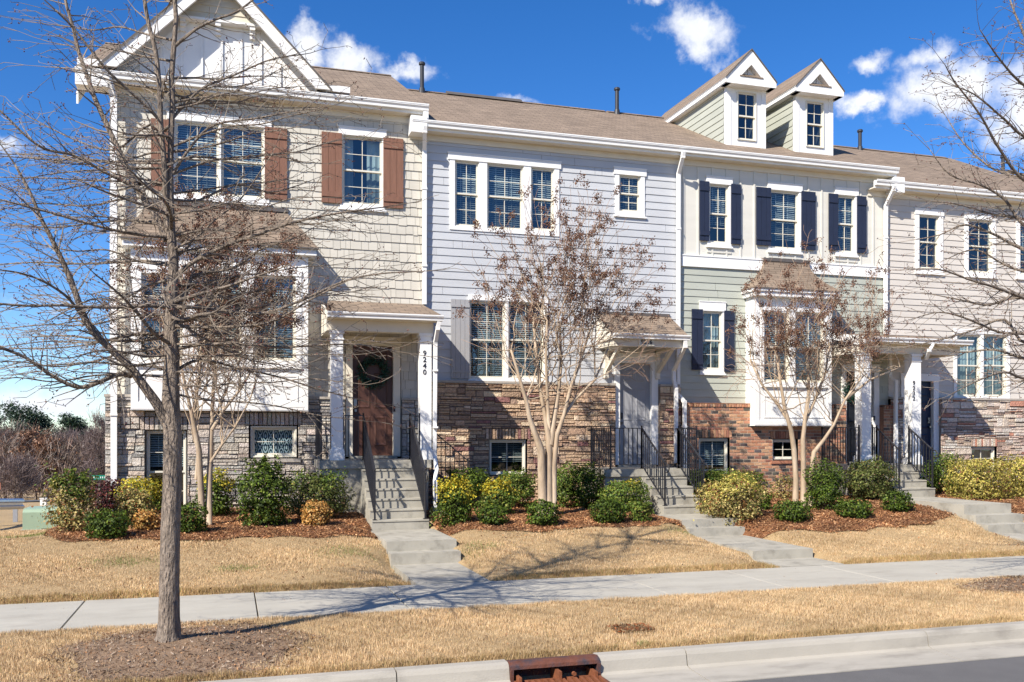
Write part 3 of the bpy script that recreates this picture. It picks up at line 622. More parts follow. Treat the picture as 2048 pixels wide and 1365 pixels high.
# ---------------------------------------------------------------- house two: light grey lap, brown stone
H2 = empty('townhouse', ((B12 + B23) / 2, V0, .4), 'townhouse with pale grey lap siding, tan and plum stone base and a grey door', 'townhouse', GROUP_H)
holes = []; ze = 9.18; zc2 = Z(867, 766, V0)
holes += window(H2, [PW(914, 953, 326, 447), PW(978.4, 1042, 332, 452), PW(1066, 1103.5, 340, 455)], V0, cas=(.12, .12, .15, .08), head=.04, sill=False)
holes += window(H2, [PW(1242, 1276.6, 355, 418)], V0, cas=(.1, .1, .16, .09), head=.04)
holes += window(H2, [PW(943, 1006, 607, 752), PW(1020.7, 1083, 609, 751)], V0, cas=(.02, .09, .12, .06), head=.0, sill=False)
shutter(H2, *PW(901, 938, 599, 757), V0 - .01, mat('grey_shutter', (.34, .335, .335), .6, 5, .05), n=4, cl=.05)
du0, du1 = U(1237, V0 + .05), U(1300.5, V0 + .05); zf2 = 1.42; dz1 = zf2 + .06; dz2 = Z(1270, 727, V0)
d2 = door(H2, du0, du1, dz1, dz2, V0, mat('grey_door_paint', (.30, .30, .31), .45, 5, .06), (.14, .17, .24), hardware=('l', IRON))
hd = (du0 - .15, du1 + .18, dz1 - .1, dz2 + .24)
SC2 = (.485, .495, .505)
mb = MB(); lap(mb, B12, B23, zc2 + .06, 8.95, V0, holes + [hd], .178, .016, SC2); mb.build('lap_siding', SIDING, H2, attr=True)
ST2 = [((.52, .36, .235), 5), ((.44, .29, .19), 3), ((.26, .125, .11), .9), ((.60, .46, .32), 2.5), ((.33, .225, .16), 1.8)]
svb = V0 - .10; gb2 = PW(985, 1047, 886, 944, svb)
bb = window(H2, [gb2], svb + .06, casing=False, hung=False)
o = bb[0]; bo = (o[0] - .03, o[1] + .03, o[2] - .03, o[3] + .02); hb_ = (bo[0] - .08, bo[1] + .08, bo[3], bo[3] + .25)
mb = MB(); stones(mb, B12, du0 - .15, -.4, zc2, svb, [bo, hb_], ST2, (.17, .125, .095), hs=(.07, .09), ls=(.15, .5)); stones(mb, du1 + .18, B23, -.4, zc2, svb, [], ST2, (.17, .125, .095)); stones(mb, du0 - .15, du1 + .18, .2, dz1 - .07, svb, [], ST2, (.17, .125, .095)); soldier(mb, *hb_, svb, ST2, .075); close(mb, (du0 - .15, du1 + .18), svb - .02, V0 + .02, .2, zc2, (.25, .18, .13))
mb.build('stone_base', STONE, H2, attr=True)
mb = MB(); mb.box(B12, du0 - .151, svb - .05, V0, zc2, zc2 + .055); mb.box(du1 + .181, B23 - .05, svb - .05, V0, zc2, zc2 + .055); mb.build('stone_cap', CAP, H2)
eave(H2, B12 - .36, B23, ze)
rf2 = main_roof(H2, B12, B23, 9.2, 11.7, [(U(892, 25.2), U(1040, 25.2))]); body(H2, B12, B23, 9, SIDING); vent_pipe(rf2, 1234, 176, 227)
x_ = U(850.5, 20.42); downspout(H2, [(U(850, 20.17), 20.17, 9.04), (U(850, 20.17), 20.2, 8.93), (x_, 20.5, 8.6), (x_, 20.52, Z(850, 609, 20.5))], .09)
x_ = U(1360, 20.42); zk = Z(1360, 795, 20.4); downspout(H2, [(U(1367, 20.17), 20.17, 9.04), (U(1367, 20.17), 20.2, 8.93), (x_, 20.5, 8.6), (x_, 20.52, zk + .08), (x_ + .07, 20.32, zk - .12), (x_ + .07, 20.32, .6)], .085)
# canopy over the door
cu0, cu1 = U(1226, 19.6), U(1377, 19.6)
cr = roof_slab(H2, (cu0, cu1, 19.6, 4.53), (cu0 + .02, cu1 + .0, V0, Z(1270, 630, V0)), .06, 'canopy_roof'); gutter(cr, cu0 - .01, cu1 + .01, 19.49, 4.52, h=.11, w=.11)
mb = MB(); mb.box(cu0, cu1, V0 - .05, V0 - .0, Z(1270, 630, V0) - .02, Z(1270, 630, V0) + .045); mb.build('roof_flashing', LINE, cr)
mb = MB(); mb.box(cu0 + .05, cu1 - .05, 19.64, 19.76, 4.24, 4.47); mb.box(cu0 + .05, cu0 + .17, 19.761, V0, 4.26, 4.47); mb.box(cu1 - .17, cu1 - .05, 19.761, V0, 4.26, 4.47); mb.box(cu0 + .171, cu1 - .171, 19.762, V0, 4.33, 4.36)
for a in (cu0 + .0, cu1 - .04): mb.prism([(19.6, 4.40), (V0, 4.40), (V0, Z(1270, 630, V0) - .07), (19.6, 4.47)], a, a + .04, 'x')
mb.build('canopy_beam', CREAM, cr)
for x in (U(1241, 19.7), U(1345, 19.75)):
    mb = MB(); mb.box(x - .05, x + .05, V0 - .10, V0, 3.55, 4.24); mb.bar((x, 19.78, 4.22), (x, V0 - .06, 3.72), .08, .09); mb.box(x - .05, x + .05, 19.7, V0, 4.19, 4.255); mb.build('bracket', CREAM, cr)
mb = MB(); nu = U(1292.5, 19.63); nz_ = Z(1292, 685, 19.63); mb.box(nu - .20, nu + .20, 19.615, 19.639, nz_ - .075, nz_ + .075); npl = mb.build('number_plate', VINYL, cr)
text_mesh('house_number', '9236', (nu, 19.612, nz_), .14, IRON, cr, off=.002, space=1.05)
x_ = U(1346, 20.4); downspout(cr, [(U(1370, 19.55), 19.55, 4.4), (U(1371, 19.55), 19.56, 4.27), (x_ - .03, 20.3, 3.75), (x_ - .03, 20.3, 3.55), (x_ + .03, 20.3, 3.3), (x_ + .03, 20.3, 1.5)], .08)
# ---------------------------------------------------------------- house three: cream board and batten over sage lap, brick
H3 = empty('townhouse', ((B23 + B34) / 2, V0, .4), 'townhouse with cream and sage siding, navy shutters, brick base and two roof dormers', 'townhouse', GROUP_H)
NAVY = mat('navy_shutter', (.018, .024, .048), .5, 5, .1, .1, 40); holes = []
for g, sh in (((1422, 1453, 373, 481), ((1397, 1416.4, 363, 482), (1460, 1479.7, 369, 489))), ((1544, 1593, 385, 492), ((1510.5, 1539.6, 375, 491), (1600.5, 1628.5, 383.5, 500))), ((1678, 1705.5, 395, 500), ((1655, 1673.7, 388, 501), (1711.7, 1730, 393, 507)))):
    holes += window(H3, [PW(*g)], V0, cas=(.06, .06, .17, .07), head=.03, blind='slats' if g[0] < 1600 else 'slats')
    for s in sh: shutter(H3, *PW(*s), V0 - .02, NAVY, n=2 if g[0] != 1544 else 3)
holes += window(H3, [PW(1408, 1440, 627, 735)], V0, cas=(.06, .06, .22, .08), head=.02, blind='sheer')
for s in ((1382, 1404, 618.7, 740), (1446.5, 1467, 622, 744)): shutter(H3, *PW(*s), V0 - .01, NAVY, n=2)
zb3 = Z(1365, 533, V0); zb3t = Z(1365, 512, V0); zc3 = Z(1370, 810, V0)
SAGE = (.41, .425, .36); CRM = (.64, .615, .54)
db0, db1 = U(1689, V0 + .05), U(1744, V0 + .05); zf3 = 1.45; ddz1 = zf3 + .06; ddz2 = Z(1716, 744, V0)
hd = (db0 - .14, db1 + .16, ddz1 - .1, ddz2 + .2)
d3 = door(H3, db0, db1, ddz1, ddz2, V0, mat('black_door_paint', (.012, .013, .018), .35, 5, .1), (.14, .16, .2), hardware=('r', IRON))
mb = MB(); bu = U(1748, V0 - .05); bz_ = Z(1748, 837, V0); mb.box(bu - .022, bu + .022, V0 - .07, V0 - .041, bz_ - .06, bz_ + .06); mb.build('doorbell', VENT, d3)
bay3 = (U(1491, V0), U(1662, 20.17), Z(1510, 852, 20.17), Z(1511, 585, 19.95))
mb = MB(); lap(mb, B23, B34, zc3 + .02, zb3, V0, holes + [hd, (bay3[0] + .05, bay3[1] - .05, bay3[2], bay3[3])], .178, .016, SAGE); mb.build('lap_siding', SIDING, H3, attr=True)
mb = MB(); plate(mb, (B23, B34, zb3t, 8.95), holes, V0 - .002, V0 + .03, c=CRM)
n = 15
for k in range(n + 1):
    x = B23 + .12 + (B34 - B23 - .2) * k / n
    for (a, b, q0, q1) in rminus((x - .022, x + .022, zb3t, 8.86), [(h[0] - .11, h[1] + .11, h[2] - .13, h[3] + .2) for h in holes]): mb.box(a, b, V0 - .024, V0 - .0025, q0, q1, c=CRM)
for h in holes[:3]:
    for (a, b, q0, q1) in ((h[0] - .06, h[1] + .06, h[2] - .24, h[2] - .2),): mb.box(a, b, V0 - .026, V0 - .003, q0, q1, c=CRM)
mb.build('board_and_batten', SIDING, H3, attr=True)
mb = MB(); mb.box(B23 + .05, B34, V0 - .05, V0 + .02, zb3, zb3t); mb.box(B23 + .05, B34, V0 - .065, V0 + .02, zb3t + .001, zb3t + .03); mb.build('belt_trim', WHITE, H3)
BRP = [((.43, .205, .12), 5), ((.50, .28, .165), 3), ((.29, .135, .09), 2), ((.10, .085, .075), 2.2), ((.24, .16, .115), 1.4)]
vb = 20.36 + .04; g3a = PW(1404, 1453, 883, 975, vb); g3a = (g3a[0], g3a[1], .6, g3a[3]); g3b = PW(1551, 1590, 885, 914, vb)
w1 = window(H3, [g3a], vb + .07, casing=False, blind='half', label='tall basement window with a bent blind'); w2 = window(H3, [g3b], vb + .07, casing=False, hung=False, blind='none')
bo = [(o[0] - .03, o[1] + .03, o[2] - .03, o[3] + .025) for o in (w1[0], w2[0])]; hds = [(b[0] - .06, b[1] + .06, b[3], b[3] + .2) for b in bo]
mb = MB(); bricks(mb, B23 + .06, db0 - .14, -.5, zc3 - .06, vb, bo + hds, BRP, (.46, .36, .26)); bricks(mb, db1 + .16, B34, -.5, zc3 - .06, vb, [], BRP, (.46, .36, .26)); bricks(mb, db0 - .14, db1 + .16, .4, ddz1 - .07, vb, [], BRP, (.46, .36, .26))
for h in hds: soldier(mb, *h, vb, BRP, .075, .02)
soldier(mb, B23 + .06, db0 - .14, zc3 - .06, zc3 + .03, vb, BRP, .075, .035); soldier(mb, db1 + .16, B34, zc3 - .06, zc3 + .03, vb, BRP, .075, .035)
for a, b in ((B23 + .06, db0 - .14), (db1 + .16, B34)): mb.box(a, b, vb - .03, V0 + .02, zc3 + .031, zc3 + .045, c=(.35, .17, .10))
b = bo[1]; mb.box(b[0] - .06, b[1] + .06, vb - .05, vb + .02, b[2] - .075, b[2] - .002, c=(.40, .17, .10))
close(mb, (db0 - .14, db1 + .16), vb - .01, V0 + .02, .2, zc3, (.3, .15, .09))
for x in (B23 + .06,): mb.face([(x, vb - .004, -.5), (x, V0, -.5), (x, V0, zc3), (x, vb - .004, zc3)], c=(.4, .18, .1))
mb.build('brick_base', BRICK, H3, attr=True)
# bay three
yv = 20.17; bw = window(H3, [PW(1531, 1574, 629, 759, yv), PW(1593, 1643, 629, 760, yv)], yv, cas=(.08, .08, .1, .08), head=0, lin=.04)
mb = MB(); plate(mb, (bay3[0], bay3[1], bay3[2] + .02, bay3[3]), bw, yv, yv + .04)
for a in (bay3[0], bay3[1] - .04): mb.box(a, a + .04, yv + .041, V0 + .1, bay3[2] + .02, bay3[3])
mb.box(bay3[0] - .012, bay3[1] + .012, yv - .012, V0, bay3[2], bay3[2] + .02)
for a, b in ((bay3[0], bay3[0] + .12), (bay3[1] - .12, bay3[1])): mb.box(a - .004, b + .004, yv - .02, yv - .0005, bay3[2] + .02, bay3[3])
mb.box(bay3[0] + .124, bay3[1] - .124, yv - .02, yv - .0005, bay3[2] + .021, bay3[2] + .14); a, b = U(1527.6, yv), U(1649, yv); z0_, z1_ = Z(1530, 836, yv), Z(1530, 792, yv)
plate(mb, (a, b, z0_, z1_), [(a + .025, b - .025, z0_ + .025, z1_ - .025)], yv - .014, yv + .002)
bay_ = mb.build('bay_window_box', WHITE, H3)
fu0, fu1 = U(1481.4, V0), U(1683, 19.92); fz = bay3[3]
mb = MB(); mb.box(fu0 + .06, fu1 - .06, 19.98, V0, fz - .06, fz + .05); mb.box(fu0 + .02, fu1 - .02, 19.94, V0, fz + .051, fz + .13); mb.build('bay_fascia', WHITE, bay_)
prof = []; tu0, tu1, tz = U(1524, V0), U(1612, V0), Z(1524, 522, V0); N_ = 8
mb = MB(); rings = []
for k in range(N_ + 1):
    t = k / N_; s = 1 - (1 - t) ** 1.7; zz = fz + .13 + (tz - fz - .13) * t   # flared: shallow at the eave, steep at the top
    s = 1 - (1 - t) ** 1.8
    rings.append(((fu0 + (tu0 - fu0) * s), (fu1 + (tu1 - fu1) * s), 19.92 + (V0 - .12 - 19.92) * s, zz))
for r0, r1 in zip(rings, rings[1:]):
    mb.face([(r0[0], r0[2], r0[3]), (r0[1], r0[2], r0[3]), (r1[1], r1[2], r1[3]), (r1[0], r1[2], r1[3])])
    mb.face([(r0[1], r0[2], r0[3]), (r0[1], V0, r0[3]), (r1[1], V0, r1[3]), (r1[1], r1[2], r1[3])]); mb.face([(r0[0], V0, r0[3]), (r0[0], r0[2], r0[3]), (r1[0], r1[2], r1[3]), (r1[0], V0, r1[3])])
mb.box(fu0 - .005, fu1 + .005, 19.915, 19.93, fz + .11, fz + .135, 1); mb.box(tu0 - .02, tu1 + .02, V0 - .14, V0, tz - .02, tz + .055, 1); mb.build('bay_roof', [ROOF, LINE], H3)
eave(H3, B23, U(1803, 20.12), ze)
rf3 = main_roof(H3, B23, B34, 9.2, 11.7); body(H3, B23, B34, 9, SIDING); vent_pipe(rf3, 1720, 260, 300)
# dormers
def dormer(px0, px1, pyb, wx, wy):
    v = 21.3; u0, u1 = U(px0, v), U(px1, v); z0 = Z(px0, pyb, v) - .25; z1 = 11.28; mb = MB()
    g = R(wx[0], wx[1], wy[0], wy[1], v); op = [(g[0] - .058, g[1] + .058, g[2] - .07, g[3] + .058)]
    plate(mb, (u0 + .13, u1 - .13, z0, z1), op, v - .0, v + .04); mb.box(u0, u0 + .13, v - .02, v + .1, z0, z1); mb.box(u1 - .13, u1, v - .02, v + .1, z0, z1)
    d = mb.build('dormer', WHITE, H3)
    sb = MB(); z = z0; zroof = lambda vv: 9.2 + .5 * (vv - 20.2); vroof = lambda zz: (zz - 9.2) / .5 + 20.2
    for u, s in ((u0, -1), (u1, 1)):
        z = 9.55
        while z < z1 - .01:
            zt = min(z + .178, z1); va = v + .1; vbk = min(vroof(z), 26) + .3; c = jit(SAGE, .03)
            sb.face([(u + s * .014, va, z), (u + s * .014, vbk, z), (u - s * .002, vbk + .3, zt), (u - s * .002, va, zt)], 0, c); sb.face([(u - s * .002, va, z), (u - s * .002, vbk, z), (u + s * .014, vbk, z), (u + s * .014, va, z)], 0, c); z = zt
    sb.build('dormer_side', SIDING, d, attr=True)
    cx = (u0 + u1) / 2; hw_ = .72; az = 12.13; ez = 11.22; rt = MB()
    # pediment: solid white triangle band with a recessed vent
    V1, V2 = 21.03, 21.12; sl = (az - ez - .16) / hw_
    out = [(cx - hw_, ez), (cx + hw_, ez), (cx + hw_, ez + .16), (cx, az), (cx - hw_, ez + .16)]; inn = [(cx - .30, ez + .22), (cx + .30, ez + .22), (cx, ez + .22 + .30 * sl)]
    rt.face([(out[0][0], V1, out[0][1]), (out[1][0], V1, out[1][1]), (inn[1][0], V1, inn[1][1]), (inn[0][0], V1, inn[0][1])])
    rt.face([(out[1][0], V1, out[1][1]), (out[2][0], V1, out[2][1]), (out[3][0], V1, out[3][1]), (inn[2][0], V1, inn[2][1]), (inn[1][0], V1, inn[1][1])])
    rt.face([(out[0][0], V1, out[0][1]), (inn[0][0], V1, inn[0][1]), (inn[2][0], V1, inn[2][1]), (out[3][0], V1, out[3][1]), (out[4][0], V1, out[4][1])])
    for p, q in ((inn[0], inn[1]), (inn[1], inn[2]), (inn[2], inn[0])): rt.face([(p[0], V1, p[1]), (q[0], V1, q[1]), (q[0], V1 + .17, q[1]), (p[0], V1 + .17, p[1])])
    rt.face([(p[0], V1 + .17, p[1]) for p in inn]); rt.box(cx - .012, cx + .012, V1 + .13, V1 + .169, inn[0][1], inn[2][1] - .06)
    rt.face([(out[0][0], V1, out[0][1]), (out[1][0], V1, out[1][1]), (out[1][0], v + .05, out[1][1]), (out[0][0], v + .05, out[0][1])])
    for s in (-1, 1):
        x = cx + s * hw_; rt.box(x - .02, x + .02, V1 + .001, 24.8, ez + .02, ez + .16); rt.box(min(x, x - s * .14), max(x, x - s * .14), V1 + .002, 24.8, ez, ez + .018)
    rt.build('dormer_pediment', WHITE, d)
    sh = MB(); sh.prism([(V1 - .02, ez + .20), (V1 - .02, ez + .225), (V1 + .16, ez + .33), (V1 + .16, ez + .2)], cx - .34, cx + .34, 'x', 0); sh.build('vent_ledge', ROOF, d)
    rr = MB()
    for s in (-1, 1):
        e = (cx + s * (hw_ + .03), ez + .15); rr.face([(cx, V1 - .03, az + .03), (e[0], V1 - .03, e[1]), (e[0], 26.0, e[1]), (cx, 26.0, az + .03)], 0); rr.face([(cx, V1 - .03, az), (e[0], V1 - .03, e[1] - .03), (e[0], 26.0, e[1] - .03), (cx, 26.0, az)], 1)
        rr.face([(cx, V1 - .031, az + .035), (e[0], V1 - .031, e[1] + .005), (e[0], V1 - .031, e[1] - .028), (cx, V1 - .031, az - .002)], 1)
    rr.build('dormer_roof', [ROOF, LINE], d)
    window(H3, [g], v, casing=False, blind='none', name='dormer_window', shade=mat('bright_room', (.16, .16, .16), .9), frame_v=-.02, lin=.02)
dormer(1452, 1531, 296, (1477.5, 1508), (188, 275)); dormer(1590, 1665.5, 309, (1615, 1643), (206.6, 289))
# ---------------------------------------------------------------- house four: beige lap, pale red stone
H4 = empty('townhouse', ((B34 + B45) / 2, V0, .4), 'townhouse with warm beige lap siding, navy door and pale pinkish stone base', 'townhouse', GROUP_H)
holes = []; zc4 = Z(1875, 800, V0)
for g in ((1840.6, 1874, 434, 533), (1939, 1980, 443, 540), (2042, 2080, 450, 545)): holes += window(H4, [PW(*g)], V0, cas=(.12, .12, .14, .1), head=.02, blind='none' if g[0] < 2000 else 'slats')
holes += window(H4, [PW(1916, 1957, 673, 789), PW(1969, 2009, 673, 789)], V0, cas=(.1, .1, .12, .04), head=.0, blind='sheer')
db0, db1 = U(1830, V0 + .05), U(1862.6, V0 + .05); db0 = db1 - .92; dz1 = zf3 + .06 - .1; dz2 = Z(1850, 763, V0)
d4 = door(H4, db0, db1, dz1, dz2, V0, mat('navy_door_paint', (.012, .022, .055), .4, 5, .1), (.13, .17, .2), hardware=('r', mat('satin_metal')))
hd = (db0 - .14, db1 + .17, dz1 - .1, dz2 + .2)
BG4 = (.57, .525, .465)
mb = MB(); lap(mb, B34, B45, zc4 + .06, 8.6, V0, holes + [hd], .165, .016, BG4); mb.build('lap_siding', SIDING, H4, attr=True)
ST4 = [((.56, .47, .385), 5), ((.50, .38, .30), 3), ((.42, .20, .135), 1.6), ((.60, .54, .46), 3), ((.36, .26, .20), 1.5)]
g4 = PW(1946, 1988, 900, 935, svb); w4 = window(H4, [g4], svb + .06, casing=False, hung=False, blind='sheer')
o = w4[0]; bo = (o[0] - .03, o[1] + .03, o[2] - .03, o[3] + .025); hb_ = (bo[0], bo[1], bo[3], bo[3] + .22)
mb = MB(); stones(mb, B34, db0 - .14, -.4, zc4, svb, [], ST4, (.16, .13, .11), hs=(.05, .07, .09, .12)); stones(mb, db1 + .17, B45, -.4, zc4, svb, [bo, hb_], ST4, (.16, .13, .11), hs=(.05, .07, .09, .12, .15)); stones(mb, db0 - .14, db1 + .17, .2, dz1 - .07, svb, [], ST4, (.16, .13, .11)); soldier(mb, *hb_, svb, ST4, .07); close(mb, (db0 - .14, db1 + .17), svb - .02, V0 + .02, .2, zc4, (.3, .24, .2))
mb.build('stone_base', STONE, H4, attr=True)
mb = MB(); mb.box(db1 + .171, B45, svb - .05, V0, zc4, zc4 + .055); mb.box(B34, db0 - .141, svb - .05, V0, zc4, zc4 + .055); mb.build('stone_cap', CAP, H4)
eave(H4, U(1758, 20.12), B45, 8.83); rf4 = main_roof(H4, B34, B45, 8.87, 11.41); body(H4, B34, B45, 8.8, SIDING); vent_pipe(rf4, 2006, 312, 352)
mb = MB(); mb.box(B34 - .1, B34 + .2, 20.2, 20.62, 8.55, 8.95); mb.build('eave_return', WHITE, H4)
x_ = U(1776, 20.42); downspout(H4, [(U(1789, 20.17), 20.17, 8.7), (U(1789, 20.17), 20.2, 8.6), (x_, 20.5, 8.25), (x_, 20.52, Z(1777, 668, 20.5))], .085)
# shared porch of houses three and four
e0, e1 = U(1735, 18.95), U(1943, 18.95); wz = Z(1750, 670, V0)
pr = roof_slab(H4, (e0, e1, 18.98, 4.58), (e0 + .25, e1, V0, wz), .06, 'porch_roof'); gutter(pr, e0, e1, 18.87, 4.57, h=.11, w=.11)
mb = MB(); a, b = U(1713, pv), U(1838, pv); zb = 4.22
mb.box(a, e1 - .1, pv - .12, pv + .12, zb, 4.49); mb.box(a, a + .2, pv + .121, V0, zb, 4.49); mb.box(e1 - .3, e1 - .1, pv + .121, V0, zb, 4.49); mb.box(a + .2, e1 - .3, pv + .122, V0, 4.32, 4.35)
mb.box(e0 + .02, e1 - .02, 18.985, 19.01, 4.44, 4.55); mb.box(e0 + .02, e1 - .02, 19.011, 19.24, 4.44, 4.46)
mb.build('porch_beam', CREAM, pr)
mb = MB(); mb.prism([(18.96, 4.42), (19.2, 4.40), (V0, 4.72), (V0, wz - .0), (18.96, 4.6)], e0 - .06, e0 + .0, 'x'); mb.build('rake_board', WHITE, pr)
mb = MB(); downspout(pr, [(U(1866, 18.93), 18.93, 4.46), (U(1860, 18.95), 18.97, 4.3), (U(1852, 19.2), 19.2, 4.1)], .08)
c4a = column(H4, U(1726, pv), pv, zf3, zb, .27); c4b = column(H4, U(1825.5, pv), pv, zf3, zb, .27)
text_mesh('house_number', '9\n2\n3\n2', (U(1828, pv - .14) , pv - .138, Z(1829, 783, pv)), .15, IRON, c4b, off=.002, line=.86)
x_ = U(1789, 20.35); downspout(H4, [(x_ - .1, 20.4, 4.3), (x_ - .1, 20.4, 3.75), (x_, 20.3, 3.6), (x_, 20.3, 1.45)], .085)
# ---------------------------------------------------------------- house five: only its roof edge shows
H5 = empty('townhouse', (26, V0, .4), 'townhouse beyond the right edge, only its lower roof ridge showing', 'townhouse', GROUP_H)
mb = MB(); lap(mb, B45, 29, 2.9, 8.3, V0, [], .178, .016, (.45, .43, .40)); mb.build('lap_siding', SIDING, H5, attr=True)
mb = MB(); stones(mb, B45, 29, -.4, 2.9, svb, [], ST1, (.1, .1, .1)); mb.build('stone_base', STONE, H5, attr=True)
main_roof(H5, B45, 29, 8.52, 11.05); eave(H5, B45, 29.2, 8.5); body(H5, B45, 29, 8.3, SIDING)

# ================================================================ entry steps and railings
def entry(label, slab, door_u, vf, zf_, nr, rise, v_base, u0, u1, mid=None, rails=()):
    e = empty('entry_steps', ((u0 + u1) / 2, vf, zf_ - nr * rise), label, 'front steps', 'concrete entry steps of the row')
    mb = MB(); mb.box(slab[0], slab[1], vf - .03, V0 - .14, zf_ - .17, zf_); mb.build('porch_slab', CONC, e)
    mb = MB(); mb.box(slab[0] + .05, slab[1] - .05, vf + .03, V0 - .15, -.4, zf_ - .17); mb.build('foundation_wall', CONC, e)
    run = (vf - v_base) / (nr - 1)
    steps(e, u0, u1, vf + .03, zf_, nr, rise, run, z_base=zf_ - nr * rise)
    return e, run
E1, run1 = entry('concrete porch and seven steps leading up to the brown door with the wreath', (U(639, 19.2), U(862, 19.2)), None, 19.2, 1.666, 7, .185, 17.57, 2.60, 3.70)
def stair_rail(e, u, vf, zf_, nr, rise, vb, wall_u=None, v_wall=None, vtop=None, **kw):
    runs = [[(u, vf + .05, zf_), (u, vb + .12, zf_ - (nr - 1) * rise)]]
    return runs
EI = 'black iron railing'
rail(E1, [[(2.66, 19.25, 1.666), (2.66, 17.66, .56)], [(1.8, 20.4, 1.666), (1.8, 19.25, 1.666), (2.0, 19.25, 1.666)], [(2.25, 19.25, 1.666), (2.66, 19.25, 1.666)]], scroll=None)
rail(E1, [[(3.64, 19.25, 1.666), (3.64, 17.66, .56)], [(3.64, 19.25, 1.666), (3.84, 19.25, 1.666)]], scroll=((3.64, 17.66, .56), (0, -1, 0)))
E2, run2 = entry('concrete porch and five steps leading up to the plain grey door under the bracketed canopy', (U(1203, 19.3), U(1372, 19.3)), None, 19.2, 1.42, 5, .19, 18.0, 8.92, 9.95)
rail(E2, [[(8.97, 19.25, 1.42), (8.97, 18.08, .66)], [(8.2, 20.4, 1.42), (8.2, 19.25, 1.42), (8.97, 19.25, 1.42)]], scroll=((8.97, 18.08, .66), (0, -1, 0)))
rail(E2, [[(9.9, 19.25, 1.42), (9.9, 18.08, .66)], [(9.9, 19.25, 1.42), (10.35, 19.25, 1.42), (10.35, 20.3, 1.42)]], scroll=((9.9, 18.08, .66), (0, -1, 0)))
E3, run3 = entry('concrete porch and four steps between the two white columns of the shared porch', (14.45, U(1838, 19.3)), None, 19.2, 1.45, 4, .18, 18.36, 15.28, 16.32)
rail(E3, [[(15.32, 19.25, 1.45), (15.32, 18.44, .91)], [(14.5, 20.3, 1.45), (14.5, 19.25, 1.45), (14.8, 19.25, 1.45)], [(15.2, 19.25, 1.45), (15.32, 19.25, 1.45)]], scroll=((15.32, 18.44, .91), (0, -1, 0)))
rail(E3, [[(16.28, 19.25, 1.45), (16.28, 18.44, .91)]], scroll=((16.28, 18.44, .91), (0, -1, 0)))
# small railing down to a basement door between houses one and two
bs = empty('basement_stair', (4.6, 19.4, .4), 'black railing of a stairwell going down beside the white porch column of number 9240', 'stair railing')
mb = MB()
a = Vector((U(864, 19.6), 19.6, Z(864, 861, 19.6) - .92)); b = Vector((U(936, 19.6), 19.6, Z(936, 922, 19.6) - .92))
rail(bs, [[tuple(a), tuple(b)]]).name = 'railing'
mb = MB(); mb.bar(a + Vector((0, .02, .02)), b + Vector((0, .02, .02)), .08, .14); mb.build('stringer', mat('rusty_steel', (.10, .045, .035), .7, 20, .4), bs)
mb = MB(); mb.box(4.2, 4.28, 18.4, 20.45, -.6, .62); mb.build('stairwell_wall', CONC, bs)

# ================================================================ wreaths hang on the doors
def wreath(u, z, y, r, label):
    e = empty('wreath', (u, y, z), label, 'wreath', 'wreaths hung on the doors'); n = 1500
    t = RNG.uniform(0, 2 * pi, n); ph = RNG.uniform(0, 2 * pi, n); rr = RNG.uniform(.3, 1, n) * .085 * (1 + .5 * RNG.random(n))
    c = np.stack([u + (r + rr * np.cos(ph)) * np.cos(t), y - .05 + rr * np.sin(ph) * .8, z + (r + rr * np.cos(ph)) * np.sin(t)], 1)
    d = RNG.normal(size=(n, 3)); d /= np.linalg.norm(d, axis=1, keepdims=True); w = np.cross(d, RNG.normal(size=(n, 3))); w /= np.linalg.norm(w, axis=1, keepdims=True)
    L_ = RNG.uniform(.04, .075, n)[:, None]; P_ = np.stack([c - w * .008, c + d * L_ * .5 - w * .012, c + d * L_, c + d * L_ * .5 + w * .012], 1)
    cols = np.array([(.012, .05, .028), (.02, .085, .05), (.012, .035, .02), (.03, .10, .085)])[RNG.integers(0, 4, n)]
    np_mesh('greenery', P_, 4, mat('leaf_a', attr=True, rough=.5, namt=.1, trans=.15), cols, e)
wreath(U(747, 20.6), Z(747, 745, 20.6), 20.62, .27, 'dark green evergreen wreath hanging on the brown front door')
wreath(U(1704, 20.6), Z(1704, 780, 20.6), 20.62, .25, 'green wreath on the black front door, half hidden behind a white column')
